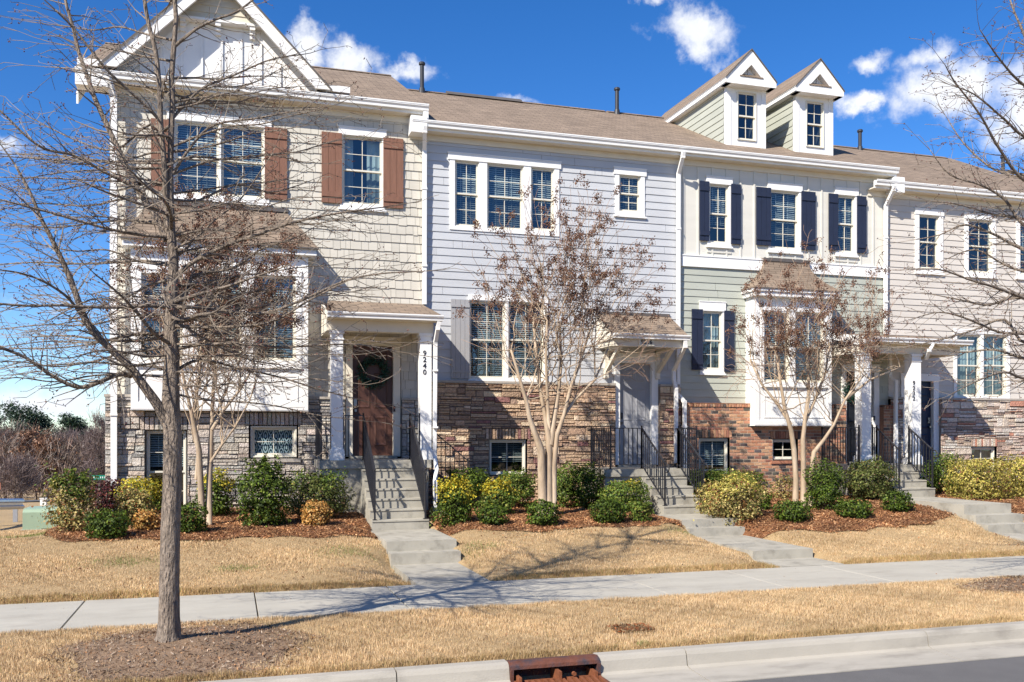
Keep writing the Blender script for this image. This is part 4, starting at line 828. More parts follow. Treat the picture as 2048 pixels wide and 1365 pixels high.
# ================================================================ ground
WALKS = [(2.55, 3.80, 'a'), (8.70, 9.97, 'b'), (14.9, 16.2, 'c')]
def lerp(x, xs, ys): return np.interp(x, xs, ys)
def walk_z(k, v):
    if k == 'a': return lerp(v, [13.3, 15.3, 15.75, 17.4, 18], [-.02, .0, .30, .34, .5])
    if k == 'b': return lerp(v, [13.3, 14.15, 14.3, 16.3, 16.8, 18.0, 18.4], [-.02, -.02, .10, .12, .42, .45, .5])
    return lerp(v, [13.3, 14.6, 15.2, 15.3, 16.3, 18.3, 18.6], [-.02, .05, .1, .2, .68, .7, .6])
def gz(u, v):
    u = np.asarray(u, float); v = np.asarray(v, float)
    z = lerp(v, [-80, 2, 2.4, 7.9, 8.0, 8.55, 8.8, 8.9, 11.3, 11.42, 13.25, 13.4, 15, 17, 20.6, 24, 45, 110, 160, 400], [-.4, -.4, -.40, -.40, -.40, -.40, -.12, -.05, .0, -.03, -.03, .03, .20, .46, .62, .62, .62, .62, .62, .62])
    k4 = np.clip((u - 10) / 5, 0, 1) * np.clip((v - 13.4) / 3, 0, 1); z = z + .12 * k4
    # the land falls away to the left and behind the end house
    fall = lerp(v, [17, 19, 21, 23, 26, 45, 110, 160, 400], [0, .25, .42, .62, .9, 1.4, 5.3, 7.6, 9])
    left = np.clip((-2.4 - u) / 1.3, 0, 1); left = left * left * (3 - 2 * left); z = z - fall * np.maximum(left, np.clip((v - 30) / 20, 0, 1))
    z = z + .10 * np.exp(-(((u + .6) / .9) ** 2 + ((v - 10.07) / .55) ** 2)) + .09 * np.exp(-(((u - 11.7) / .9) ** 2 + ((v - 10.1) / .6) ** 2))
    for a, b, kk in WALKS:
        d = np.maximum(np.maximum(a - u, u - b), 0); w = np.exp(-(d / (.30 if kk == 'a' else .22)) ** 2) * (v > 13.2) * (v < 18.6); wz_ = walk_z(kk, v); z = np.where(w > 0.01, z * (1 - w) + np.minimum(z + .0, wz_) * w, z); z = np.where((u > a + .04) & (u < b - .04) & (v > 13.32) & (v < 18.5), np.minimum(z, wz_) - .14, z)
    return z
def gh(u, v): return float(gz(u, v))
def at(px, py, vmin=13.4, vmax=20.3):
    """where the view ray through a photo pixel meets the ground"""
    v = vmin
    while v < vmax:
        if Z(px, py, v) <= gh(U(px, v), v): break
        v += .02
    return U(px, v), v
us = np.unique(np.concatenate([np.arange(-400, -14, 12.), np.arange(-14, 26, .16), np.arange(26, 400, 12.)])); vs = np.unique(np.concatenate([np.arange(-80, 8, 6.), np.arange(8, 21, .13), np.arange(21, 60, 1.5), np.arange(60, 420, 8.)]))
UU, VV = np.meshgrid(us, vs); ZZ = gz(UU, VV) + (np.sin(UU * 1.9) * np.cos(VV * 2.3) * .012) * ((VV > 8.95) & ((VV < 11.2) | (VV > 13.5)))
def grid_mesh(name, UU, VV, ZZ, m, keep=None, kind='structure'):
    h, w = UU.shape; vts = np.stack([UU, VV, ZZ], -1).reshape(-1, 3); i = np.arange(h * w).reshape(h, w)
    q = np.stack([i[:-1, :-1], i[:-1, 1:], i[1:, 1:], i[1:, :-1]], -1).reshape(-1, 4)
    if keep is not None: kf = keep.reshape(-1)[q].all(1); q = q[kf]
    me = bpy.data.meshes.new(name); me.from_pydata(vts.tolist(), [], q.tolist()); me.materials.append(m); me.polygons.foreach_set('use_smooth', [True] * len(q)); me.update()
    o = bpy.data.objects.new(name, me); COL.objects.link(o); tag(o, kind=kind); return o
SOIL = mat('dry_lawn_soil', (.38, .265, .135), .95, 1.1, .18, .7, 130, stain=((.26, .20, .09), 2.2, .6, .5), bdist=.02)
ground = grid_mesh('ground', UU, VV, ZZ, SOIL)
# mulch beds along the houses
def bed_edge(u): return lerp(u, [-3.15, -3.0, -2.5, 0, 2.4, 3.9, 5, 7, 8.6, 10.1, 11, 13, 14.8, 16.3, 18, 22, 26], [18.6, 17.3, 16.7, 16.5, 16.5, 16.7, 16.4, 16.5, 16.6, 15.9, 15.5, 15.5, 16.1, 15.7, 15.9, 16.2, 16.4]) + .08 * np.sin(u * 3.1) + .05 * np.sin(u * 7.7)
MULCH = mat('mulch', (.20, .085, .035), .95, 9, .35, 1, 60, stain=((.36, .17, .07), 14, .5, .6), bdist=.03)
us2 = np.arange(-3.15, 25, .1); tt = np.linspace(0, 1, 46); U2 = np.repeat(us2[None], len(tt), 0); E_ = bed_edge(us2)[None]; V2 = E_ + (20.62 - E_) * tt[:, None]
Z2 = gz(U2, V2) + .022 + .012 * np.sin(U2 * 5.3) * np.sin(V2 * 6.1)
bed = grid_mesh('mulch_bed', U2, V2, Z2, MULCH)
DIRT = mat('wood_chip_mulch', (.235, .155, .095), .95, 8, .3, 1, 90, stain=((.36, .28, .22), 20, .55, .6), bdist=.02)
for cu, cv, ru, rv in ((-.42, 9.95, 1.15, 1.25), (11.6, 10.55, 1.5, .75)):
    tt = np.linspace(0.0, 1, 14); an = np.linspace(0, 2 * pi, 61); k = 1 + .1 * np.sin(3 * an) + .06 * np.sin(7 * an); UA = cu + ru * tt[:, None] * (np.cos(an) * k)[None]; VA = np.clip(cv + rv * tt[:, None] * (np.sin(an) * k)[None], 8.93, 11.36)
    grid_mesh('mulch_ring', UA, VA, gz(UA, VA) + .012 + .01 * (1 - tt[:, None]), DIRT)
# sidewalk with tooled joints, curb, gutter pan, road
WALKM = mat('sidewalk_concrete', (.40, .375, .315), .85, 1.6, .10, .25, 110, stain=((.27, .24, .195), 1.9, .52, .5), stretch=(.6, 1.6, 1))
mb = MB(); jo = [U(170.6, 13.3), U(508.8, 13.3), U(772.7, 13.3), U(1011.3, 13.3), U(1233.2, 13.3), U(1446.6, 13.3)]
sp = 1.84; jo = [jo[0] - sp * k for k in (4, 3, 2, 1)] + jo + [jo[-1] + sp * k for k in range(1, 12)]
for a, b in zip(jo, jo[1:]):
    g = .008 if a < 5 else .005; dz = random.uniform(-.002, .002); a += g; b -= g; e = .005
    mb.face([(a + e, 11.38 + e, dz), (b - e, 11.38 + e, dz), (b - e, 13.3 - e, dz), (a + e, 13.3 - e, dz)])
    o = [(a, 11.38), (b, 11.38), (b, 13.3), (a, 13.3)]; i_ = [(a + e, 11.38 + e), (b - e, 11.38 + e), (b - e, 13.3 - e), (a + e, 13.3 - e)]
    for k in range(4):
        l = (k + 1) % 4; mb.face([(*o[k], dz - .008), (*o[l], dz - .008), (*i_[l], dz), (*i_[k], dz)]); mb.face([(*o[k], -.12), (*o[l], -.12), (*o[l], dz - .008), (*o[k], dz - .008)])
sw = mb.build('sidewalk', WALKM); tag(sw, kind='structure')
mb = MB()
def pad(a, b, v0, v1, z, th=.2): mb.box(a, b, v0, v1, z - th, z)
pad(2.62, 3.72, 13.305, 15.35, .03 - .02); mb.box(2.58, 3.78, 15.35, 15.66, -.1, .20); mb.box(2.56, 3.78, 15.66, 17.6, -.1, .37)
mb.box(8.72, 9.93, 13.305, 14.17, -.15, .006); mb.box(8.72, 9.93, 14.17, 16.47, -.1, .165); mb.box(8.71, 9.95, 16.47, 16.77, -.1, .33); mb.box(8.70, 9.97, 16.77, 18.03, -.1, .48)
mb.box(14.95, 16.2, 13.305, 15.35, -.1, .14); mb.box(14.95, 16.25, 15.35, 15.68, -.1, .33); mb.box(14.95, 16.22, 15.68, 16.0, -.1, .50); mb.box(14.95, 16.2, 16.0, 18.4, 0, .70)
mb.box(20.0, 21.4, 14.2, 18.5, 0, .62)
pth = mb.build('path', CONC); tag(pth, kind='structure')
# kerb and gutter (curves gently away)
KV = lambda u: 8.72 + .0 * u
def sweep(name, prof, a, b, m, gap=None):
    mb = MB(); xs = np.arange(a, b + .01, 1.5)
    segs = [(x0, min(x0 + 2.99, b)) for x0 in np.arange(a, b, 3.0)]
    for x0, x1 in segs:
        parts = [(x0 + .001, x1 - .001)] if not gap else [(max(x0 + .001, lo), min(x1 - .001, hi)) for lo, hi in ((-99, gap[0]), (gap[1], 99)) if min(x1, hi) - max(x0, lo) > .02]
        for p0, p1 in parts: mb.prism(prof, p0, p1, 'x')
    o = mb.build(name, m); tag(o, kind='structure'); return o
KERB = mat('kerb_concrete', (.37, .34, .285), .85, 2.5, .12, .3, 90, stain=((.20, .18, .15), 2.9, .50, .6), stretch=(.5, 1.5, 1))
gu0, gu1 = U(1017, 8.6), U(1196, 8.6)
r_ = [(8.76 + .0, -.30), (8.76, -.055), (8.73, -.03), (8.62, -.03), (8.585, -.045), (8.565, -.08), (8.545, -.185), (8.50, -.205), (8.05, -.235), (8.05, -.35)]
sweep('curb', r_, -10.5, 34, KERB, (gu0 - .004, gu1 + .004))
ROADM = mat('asphalt', (.12, .115, .112), .9, 3, .10, .6, 260, stain=((.17, .165, .16), 140, .55, .5))
mb = MB(); mb.face([(-60, 1.2, -.24), (60, 1.2, -.24), (60, 8.05, -.245), (-60, 8.05, -.245)]); rd = mb.build('road', ROADM); tag(rd, kind='structure')
# storm drain inlet in the kerb
dr = empty('storm_drain', ((gu0 + gu1) / 2, 8.5, -.23), 'rusty cast iron curb inlet with a grated throat at the bottom edge', 'storm drain')
RUST = mat('rusty_iron', (.13, .045, .026), .75, 14, .35, .6, 60, stain=((.035, .033, .042), 7, .44, .9)); RUST2 = mat('orange_rust', (.20, .065, .025), .85, 18, .35, .5, 80, stain=((.16, .05, .02), 9, .6, .6))
mb = MB(); mb.prism([(8.73, -.04), (8.62, -.026), (8.575, -.04), (8.552, -.062), (8.545, -.095), (8.57, -.095), (8.60, -.07), (8.73, -.07)], gu0, gu1, 'x'); mb.build('inlet_hood', RUST, dr)
mb = MB(); mb.box(gu0, gu1, 8.72, 8.76, -.6, -.05); mb.box(gu0, gu0 + .03, 8.52, 8.72, -.5, -.09); mb.box(gu1 - .03, gu1, 8.52, 8.72, -.5, -.09); mb.box(gu0, gu0 + .03, 8.05, 8.519, -.5, -.212); mb.box(gu1 - .03, gu1, 8.05, 8.519, -.5, -.212); mb.build('throat', RUST, dr)
mb = MB(); mb.box(gu0 + .03, gu1 - .03, 8.50, 8.525, -.32, -.195); m_ = (gu0 + gu1) / 2
for x in (gu0 + .06, m_, gu1 - .09): mb.box(x, x + .03, 8.45, 8.71, -.32, -.12 if x == m_ else -.15)
for k in range(14):
    x = gu0 + .05 + (gu1 - gu0 - .12) * k / 13; mb.bar((x, 8.12, -.215), (x + .03, 8.49, -.205), .028, .03)
mb.box(gu0 + .03, gu1 - .03, 8.06, 8.12, -.3, -.205); mb.tube([(gu1 - .3, 8.50, -.16), (gu1 - .3, 8.47, -.16)], .022, 8)
mb.build('grate', RUST2, dr)
# ---------------------------------------------------------------- dormant grass: blades as one mesh
GR = mat('grass_blade', attr=True, rough=.8, namt=.05, trans=.25, spec=.2)
def in_view(u, v, m=1.2): return (u > v * tan(TH + atan(-1024 / FPX)) - m) & (u < v * tan(TH + atan(1024 / FPX)) + m)
def noise2(u, v, f, s=0): return (np.sin(u * f + s) * np.cos(v * f * 1.3 + s * 2) + np.sin(u * f * 2.3 + v * f * 1.7 + s * 3) * .6 + np.cos(v * f * 3.1 - u * f * 1.1 + s) * .4) / 2
def blades(n, ul, vl, test, hmin, hmax, wid, pal, zoff=0.0, lean=.6):
    u = RNG.uniform(*ul, n); v = RNG.uniform(*vl, n); k = test(u, v) & in_view(u, v); u = u[k]; v = v[k]; n = len(u); z = gz(u, v) + zoff
    a = RNG.uniform(0, 2 * pi, n); h = RNG.uniform(hmin, hmax, n); w = RNG.uniform(.6, 1.4, n) * wid; le = RNG.uniform(0, lean, n) * h; a2 = RNG.uniform(0, 2 * pi, n)
    p0 = np.stack([u - w * np.cos(a), v - w * np.sin(a), z - .008], 1); p1 = np.stack([u + w * np.cos(a), v + w * np.sin(a), z - .008], 1); p2 = np.stack([u + le * np.cos(a2), v + le * np.sin(a2), z + h], 1)
    c = np.array([p[0] for p in pal])[RNG.choice(len(pal), n, p=np.array([p[1] for p in pal]) / sum(p[1] for p in pal))]
    c = c * (1 + .24 * noise2(u, v, 1.6)[:, None] + .22 * noise2(u, v, 11.0, 2)[:, None] * np.array([.8, 1, 1.2])); h = h * (1 + .45 * noise2(u, v, 7.0, 5)); p2[:, 2] = z + h; c = c * RNG.uniform(.75, 1.25, n)[:, None]
    return np.stack([p0, p1, p2], 1), np.clip(c, 0, 1)
STRAW = [((.63, .45, .25), 5), ((.72, .55, .34), 4), ((.48, .34, .18), 3), ((.32, .20, .10), 1.6), ((.28, .27, .11), .35)]
def ring_d(u, v): return np.minimum(((u + .42) / 1.15) ** 2 + ((v - 9.95) / 1.25) ** 2, ((u - 11.6) / 1.5) ** 2 + ((v - 10.55) / .75) ** 2)
def off_walk(u, v):
    k = np.ones_like(u, bool)
    for a, b, _ in WALKS: k &= ~((u > a - .03 + .03 * np.sin(v * 9)) & (u < b + .01) & (v > 13.2))
    return k
P1_, C1_ = blades(330000, (-4.2, 13), (8.74, 11.44), lambda u, v: (ring_d(u, v) > 1 + .3 * noise2(u, v, 5) - .5 * RNG.random(len(u)) ** 3) | (RNG.random(len(u)) < .04), .018, .05, .0032, STRAW)
P2_, C2_ = blades(430000, (-9, 22), (13.22, 17.2), lambda u, v: (v < bed_edge(u) + .10 * noise2(u, v, 6) + .22 * RNG.random(len(u)) ** 3) & off_walk(u, v) & (v > 13.28) & ((noise2(u, v, 1.7, 7) + noise2(u, v, 6.5, 2) * .5 < .62) | (RNG.random(len(u)) < .45)), .018, .045, .0038, STRAW)
P3_, C3_ = blades(60000, (-9, 22), (13.2, 13.5), lambda u, v: (v > 13.27) & off_walk(u, v), .03, .075, .004, [((.42, .27, .12), 4), ((.55, .38, .19), 3), ((.30, .26, .08), 1.5)])
P4_, C4_ = blades(45000, (-3.2, 12.5), (8.72, 8.95), lambda u, v: u < 99, .03, .07, .0035, [((.42, .28, .13), 4), ((.58, .42, .22), 4), ((.26, .22, .08), .8)])
P6_, C6_ = blades(90000, (-12, -2.5), (17, 26), lambda u, v: v > bed_edge(u) * (u > -5) , .02, .06, .006, STRAW)
g_ = np_mesh('lawn_grass', np.concatenate([P1_, P2_, P3_, P4_, P6_]), 3, GR, np.concatenate([C1_, C2_, C3_, C4_, C6_])); tag(g_, kind='stuff')
P5_, C5_ = [], []
for cu, cv, r in ((U(1290, 8.95), 8.97, .05), (U(470, 14.6), 14.6, .16), (4.1, 15.5, .22), (8.45, 16.1, .3), (1.9, 15.4, .3), (U(250, 15), 15.3, .3), (U(60, 17), 18.2, .6)):
    n = int(2200 * r); u = RNG.normal(cu, r, n); v = RNG.normal(cv, r * .7, n); z = gz(u, v); a = RNG.uniform(0, 6.28, n); h = RNG.uniform(.02, .06, n); w = .004
    P5_.append(np.stack([np.stack([u - w * np.cos(a), v - w * np.sin(a), z], 1), np.stack([u + w * np.cos(a), v + w * np.sin(a), z], 1), np.stack([u + h * .4 * np.cos(a * 3), v + h * .4 * np.sin(a * 3), z + h], 1)], 1)); C5_.append(np.array([(.20, .23, .075)]) * RNG.uniform(.6, 1.5, (n, 1)))
g2_ = np_mesh('green_weeds', np.concatenate(P5_), 3, GR, np.concatenate(C5_)); tag(g2_, kind='stuff')
# leaf and bark litter on the beds
def litter(n, ul, vl, test, L_, W_, pal, zoff=.03, tilt=.5, curl=.0):
    u = RNG.uniform(*ul, n); v = RNG.uniform(*vl, n); k = test(u, v) & in_view(u, v); u = u[k]; v = v[k]; n = len(u); z = gz(u, v) + zoff + RNG.uniform(0, .015, n)
    d = RNG.normal(size=(n, 3)); d[:, 2] *= tilt; d /= np.linalg.norm(d, axis=1, keepdims=True); w = np.cross(d, RNG.normal(size=(n, 3)) * np.array([.4, .4, 1])); w /= np.linalg.norm(w, axis=1, keepdims=True)
    l = RNG.uniform(*L_, n)[:, None]; ww = RNG.uniform(*W_, n)[:, None]; c = np.stack([u, v, z], 1)
    nn = noise2(u, v, 3.3, 4)[:, None] + RNG.normal(0, .25, (n, 1)); P_ = np.stack([c - d * l / 2, c + w * ww / 2, c + d * l / 2, c - w * ww / 2], 1); col = np.array([p[0] for p in pal])[RNG.choice(len(pal), n, p=np.array([p[1] for p in pal]) / sum(p[1] for p in pal))] * RNG.uniform(.65, 1.3, n)[:, None] * np.clip(.85 + .45 * nn, .35, 1.35)
    return P_, col
LIT = mat('dead_leaf', attr=True, rough=.75, namt=.1, trans=.2)
LP = [((.44, .21, .085), 4), ((.31, .14, .06), 4), ((.58, .33, .16), 2.8), ((.17, .07, .035), 2.5), ((.60, .36, .18), 1)]
A1, B1 = litter(190000, (-3.2, 22), (14.9, 20.4), lambda u, v: (v > bed_edge(u) - .05 + .1 * noise2(u, v, 7)) & off_walk(u, v), (.03, .085), (.006, .03), LP)
A2, B2 = litter(6500, (-9, 22), (13.4, 17), lambda u, v: ((v > bed_edge(u) - .25 * RNG.random(len(u)) ** .5 * 2) | (RNG.random(len(u)) < .12)) & off_walk(u, v), (.03, .07), (.01, .03), LP, .03)
A3, B3 = litter(34000, (-3.2, 13), (8.8, 11.4), lambda u, v: ring_d(u, v) < 1.25 + .35 * noise2(u, v, 5), (.02, .075), (.005, .018), [((.32, .21, .13), 4), ((.48, .38, .28), 2.8), ((.18, .10, .06), 3), ((.42, .23, .11), 2)], .018)
A4, B4 = litter(900, (-4, 13), (8.8, 13.3), lambda u, v: u < 99, (.02, .05), (.01, .022), LP, .014)
n = 320; uu = RNG.normal(U(1262, 9.6), .16, n); vv = RNG.normal(9.55, .07, n)
A5, B5 = litter(600, (U(1225, 9.6), U(1300, 9.6)), (9.42, 9.75), lambda u, v: u < 99, (.03, .06), (.006, .02), [((.36, .12, .04), 1), ((.30, .2, .1), 1)], .035)
l_ = np_mesh('leaf_litter', np.concatenate([A1, A2, A3, A4, A5]), 4, LIT, np.concatenate([B1, B2, B3, B4, B5])); tag(l_, kind='stuff')
# ================================================================ shrubs
LEAF = mat('leaf_a', attr=True, rough=.5, namt=.1, trans=.15)
LEAFB = mat('shrub_leaf', attr=True, rough=.55, namt=.12, trans=.25, spec=.22)
TWIG = mat('shrub_twig', (.10, .065, .045), .9, 10, .2)
GRN = [((.058, .095, .012), 5), ((.10, .15, .018), 4), ((.03, .048, .01), 3.5), ((.16, .205, .03), 1.5)]
YGRN = [((.10, .16, .025), 4), ((.17, .21, .035), 3), ((.06, .10, .018), 3), ((.26, .25, .05), 1)]
YEL = [((.55, .42, .035), 3), ((.42, .36, .04), 3), ((.25, .26, .035), 2)]
VARI = [((.36, .30, .10), 4), ((.22, .20, .06), 3), ((.46, .36, .15), 3), ((.26, .11, .04), 2), ((.10, .11, .03), 2)]
GOLD = [((.48, .40, .09), 5), ((.32, .29, .06), 3), ((.58, .48, .16), 2), ((.18, .18, .04), 2), ((.22, .08, .05), .8)]
ORNG = [((.50, .27, .07), 4), ((.60, .38, .14), 3), ((.33, .14, .04), 2), ((.12, .12, .03), 1)]
PURP = [((.075, .022, .028), 5), ((.12, .035, .035), 3), ((.20, .06, .045), 1.2), ((.03, .02, .018), 3)]
OLV = [((.10, .125, .03), 4), ((.15, .16, .045), 3), ((.055, .07, .02), 3), ((.20, .12, .06), .7)]
def pick(pal, n): return np.array([p[0] for p in pal])[RNG.choice(len(pal), n, p=np.array([p[1] for p in pal]) / sum(p[1] for p in pal))]
def shrub(name, label, cat, px, ybot, w_px, h_px, pal, top=None, dens=1.0, leaf=(.03, .055), shape='round', group=None, spikes=0, vfix=None, lump=.16, ragged=.0, depth=.85, name2=None):
    if vfix: v = vfix; u = U(px, v)
    else: u, v = at(px, ybot, 13.5, 20.2)
    sc_ = DEP(px, v) / FPX; rx = w_px * sc_ / 2; h = h_px * sc_; ry = rx * depth
    zc = gh(u, v) ; v = min(v + ry * .55, 20.3 - ry); cz = zc + h * .5; rz = h * .5
    if vfix: zc = Z(px, ybot, vfix); cz = zc + h * .5
    if v > 20.25: v = 20.25
    e = empty(name, (u, v, zc), label, cat, group)
    n = int(2100 * dens * (rx * ry * 4 + rx * rz * 4 + ry * rz * 4) / .9)
    d = RNG.normal(size=(n, 3)); d /= np.linalg.norm(d, axis=1, keepdims=True)
    if shape == 'box': p_ = RNG.uniform(-1, 1, (n, 3)); p_ /= np.maximum(np.abs(p_).max(1, keepdims=True), 1e-6); p_ /= (1 + .12 * (np.abs(p_) ** 6).sum(1, keepdims=True)); d = p_ / np.linalg.norm(p_, axis=1, keepdims=True)
    elif shape == 'col': q_ = RNG.uniform(-1, 1, n); a_ = RNG.uniform(0, 2 * pi, n); r_c = np.sqrt(np.maximum(0, 1 - np.abs(q_) ** 5)); p_ = np.stack([np.cos(a_) * r_c, np.sin(a_) * r_c, q_], 1); d = p_ / np.linalg.norm(p_, axis=1, keepdims=True)
    else: p_ = d.copy(); p_[:, 2] = np.sign(p_[:, 2]) * np.abs(p_[:, 2]) ** .8
    sd = RNG.uniform(0, 9, 6)
    lump = lump + .05; lm = 1 + lump * (np.sin(d[:, 0] * 5 + sd[0]) * np.cos(d[:, 2] * 6 + sd[1]) + .6 * np.sin(d[:, 1] * 9 + d[:, 2] * 7 + sd[2]) + .5 * np.sin(d[:, 0] * 14 + sd[3]) * np.sin(d[:, 2] * 13 + sd[4]))
    r = (1 - .55 * RNG.random(n) ** 1.9) * lm * (1 + ragged * RNG.exponential(.5, n) * (RNG.random(n) < .3))
    c = np.stack([u + p_[:, 0] * rx * r, v + p_[:, 1] * ry * r, cz + p_[:, 2] * rz * r], 1)
    if spikes:
        m = int(n * .16 * spikes); st = RNG.integers(0, 14, m); sx = RNG.uniform(-.7, .7, 14); sy = RNG.uniform(-.5, .5, 14); shh = RNG.uniform(.15, .5, 14) * h * .6
        t = RNG.random(m); cc = np.stack([u + sx[st] * rx * (1 + t * .2) + RNG.normal(0, .025, m), v + sy[st] * ry + RNG.normal(0, .025, m), cz + rz * np.sqrt(np.maximum(0, 1 - sx[st] ** 2)) * .8 + t * shh[st]], 1); c = np.concatenate([c, cc]); d = np.concatenate([d, np.tile([[0, 0, 1.]], (m, 1)) + RNG.normal(0, .4, (m, 3))]); n += m
    c[:, 1] = np.minimum(c[:, 1], 20.42); k = c[:, 2] > gz(c[:, 0], c[:, 1]) + .01; c = c[k]; d = d[k]; n = len(c)
    nr = d * .8 + np.array([0, 0, .35]) + RNG.normal(0, .55, (n, 3)); nr /= np.linalg.norm(nr, axis=1, keepdims=True)
    a = np.cross(nr, RNG.normal(size=(n, 3))); a /= np.linalg.norm(a, axis=1, keepdims=True); b = np.cross(nr, a); L_ = RNG.uniform(*leaf, n)[:, None]; W_ = L_ * RNG.uniform(.32, .5, (n, 1))
    P_ = np.stack([c - a * L_ * .5, c + b * W_ - a * L_ * .05 + nr * L_ * .06, c + a * L_ * .5 - nr * L_ * .05, c - b * W_ - a * L_ * .05 + nr * L_ * .06], 1)
    col = pick(pal, n)
    if top is not None:
        tt = (c[:, 2] - (cz - rz)) / (2 * rz) + RNG.normal(0, .14, n) + .12 * np.sin(c[:, 0] * 9 + sd[5]); kk = tt > top[1]; col[kk] = pick(top[0], kk.sum())
    col = col * (1 + .25 * np.sin(c[:, :1] * 6 + sd[0]) * np.sin(c[:, 2:] * 7 + sd[1])) * RNG.uniform(.7, 1.3, (n, 1))
    np_mesh('foliage', P_, 4, LEAFB, np.clip(col, 0, 1), e)
    mb = MB()
    for k in range(9):
        t = RNG.uniform(-.65, .65, 2); mb.tube([(u + t[0] * .1, v + t[1] * .1, zc - .03), (u + t[0] * rx * .5, v + t[1] * ry * .5, zc + h * .35), (u + t[0] * rx * .9, v + t[1] * ry * .9, zc + h * .8)], [.012, .008, .004], 5)
    mb.build('stems', TWIG, e); return e
SG = 'shrubs in the mulch beds in front of the houses'
def S(label, *a, name='shrub', **k): return shrub(name, label, 'shrub', *a, group=SG, **k)
S('tall scraggly yellow-green and tan shrub beside the green utility cabinet', 142, 1068, 92, 112, VARI, spikes=1.1, ragged=.3, top=(YGRN, .75), lump=.2)
S('dark purple leaved shrub at the left house corner', 213, 1030, 62, 66, PURP, spikes=.6, ragged=.25)
S('round dark green clipped shrub in front of the purple one', 212, 1083, 84, 62, GRN, lump=.06)
S('yellow tipped green shrub just left of the big tree trunk', 284, 1012, 86, 70, YGRN, top=(YEL, .62), ragged=.15)
S('tan and olive variegated shrub left of the big tree trunk', 268, 1056, 72, 78, VARI, ragged=.2)
S('small orange-brown shrub at the foot of the tan one, left of the big trunk', 292, 1066, 50, 46, ORNG)
S('yellow tipped green shrub right of the twin pale stems', 432, 1037, 74, 94, GRN, top=(YEL, .78), ragged=.15, lump=.1)
S('round green clipped shrub partly behind the big tree trunk', 380, 1071, 68, 64, GRN, lump=.08)
S('large glossy dark green shrub under the patterned window', 530, 1058, 104, 128, GRN, spikes=.7, ragged=.15, leaf=(.035, .06))
S('broad olive shrub left of the porch of number 9240', 640, 1044, 122, 98, OLV, top=(YGRN, .8), ragged=.12)
S('small ball shrub, half orange and half green, beside the porch', 634, 1056, 62, 54, ORNG, top=None, lump=.05)
S('green shrub with bright yellow tips right of the seven steps', 915, 1052, 84, 88, GRN, top=(YEL, .72), spikes=.5, ragged=.15)
S('yellow topped shrub in the middle of the bed before the tan stone', 1000, 1034, 76, 72, YGRN, top=(YEL, .72), spikes=.4)
S('small round green shrub below the yellow topped one', 990, 1055, 64, 46, GRN, lump=.06)
S('dark green hedge shrub under the left side of the small basement window', 940, 995, 88, 56, GRN, vfix=19.4)
S('green hedge shrub under the small basement window', 1038, 1008, 86, 66, YGRN, vfix=19.2)
S('small round green shrub in front of the pale multi-stem trunk', 1091, 1056, 70, 54, GRN, lump=.06)
S('upright green shrub just right of the pale multi-stem trunk', 1130, 1016, 58, 86, YGRN, shape='col', vfix=19.0)
S('full dark green shrub left of the five steps', 1178, 1020, 78, 92, GRN, vfix=18.9)
S('yellow-olive rounded shrub beside the iron rail of the five steps', 1262, 1022, 100, 62, YGRN, top=(YEL, 1.05), lump=.07, vfix=18.1)
S('round green clipped shrub at the bed edge, left of the five steps', 1224, 1051, 78, 54, GRN, lump=.05)
S('small boxy clipped shrub touching the five steps', 1286, 1047, 48, 44, YGRN, shape='box', lump=.04)
S('clipped yellow-green hedge shrub behind the rail under the tall basement window', 1425, 992, 84, 52, YGRN, shape='box', vfix=19.6)
S('reddish tan shrub right of the rail of the five steps', 1428, 1032, 60, 66, VARI, ragged=.2)
S('wide tan and cream variegated shrub before the brick wall', 1482, 1047, 118, 92, VARI, ragged=.2, top=(GOLD, .7))
S('green topped shrub against the brick behind the variegated one', 1496, 990, 84, 46, YGRN, vfix=19.5, ragged=.2)
S('small green shrub peeking out behind the variegated one', 1530, 1024, 38, 42, GRN)
S('thin sparse shrub behind the pale stems of the brick house', 1574, 1010, 54, 60, VARI, dens=.35, ragged=.4, vfix=19.2)
S('round green clipped shrub in front of the brick house stems', 1595, 1048, 76, 46, GRN, lump=.06)
S('tall clipped green shrub at the left of the shared porch', 1660, 1024, 76, 102, GRN, shape='col', lump=.08)
S('large olive shrub hiding the foot of the left white column', 1755, 1004, 108, 86, OLV, lump=.08)
S('small round green shrub in the middle of the brown mulch', 1720, 1041, 76, 42, GRN, lump=.06)
S('small round green shrub left of the path to the shared porch', 1805, 1028, 64, 46, GRN, lump=.06)
S('boxy green hedge shrub right of the shared porch rail', 1906, 990, 54, 82, YGRN, shape='box', ragged=.1)
S('loose green shrub behind the right rail of the shared porch', 1868, 985, 40, 60, GRN, vfix=18.9, ragged=.2)
S('long golden yellow hedge shrub under the last basement window', 1978, 1003, 112, 84, GOLD, shape='box', ragged=.12, lump=.1)
S('golden hedge shrub cut off by the right edge', 2062, 998, 96, 84, GOLD, shape='box', ragged=.12, lump=.1)

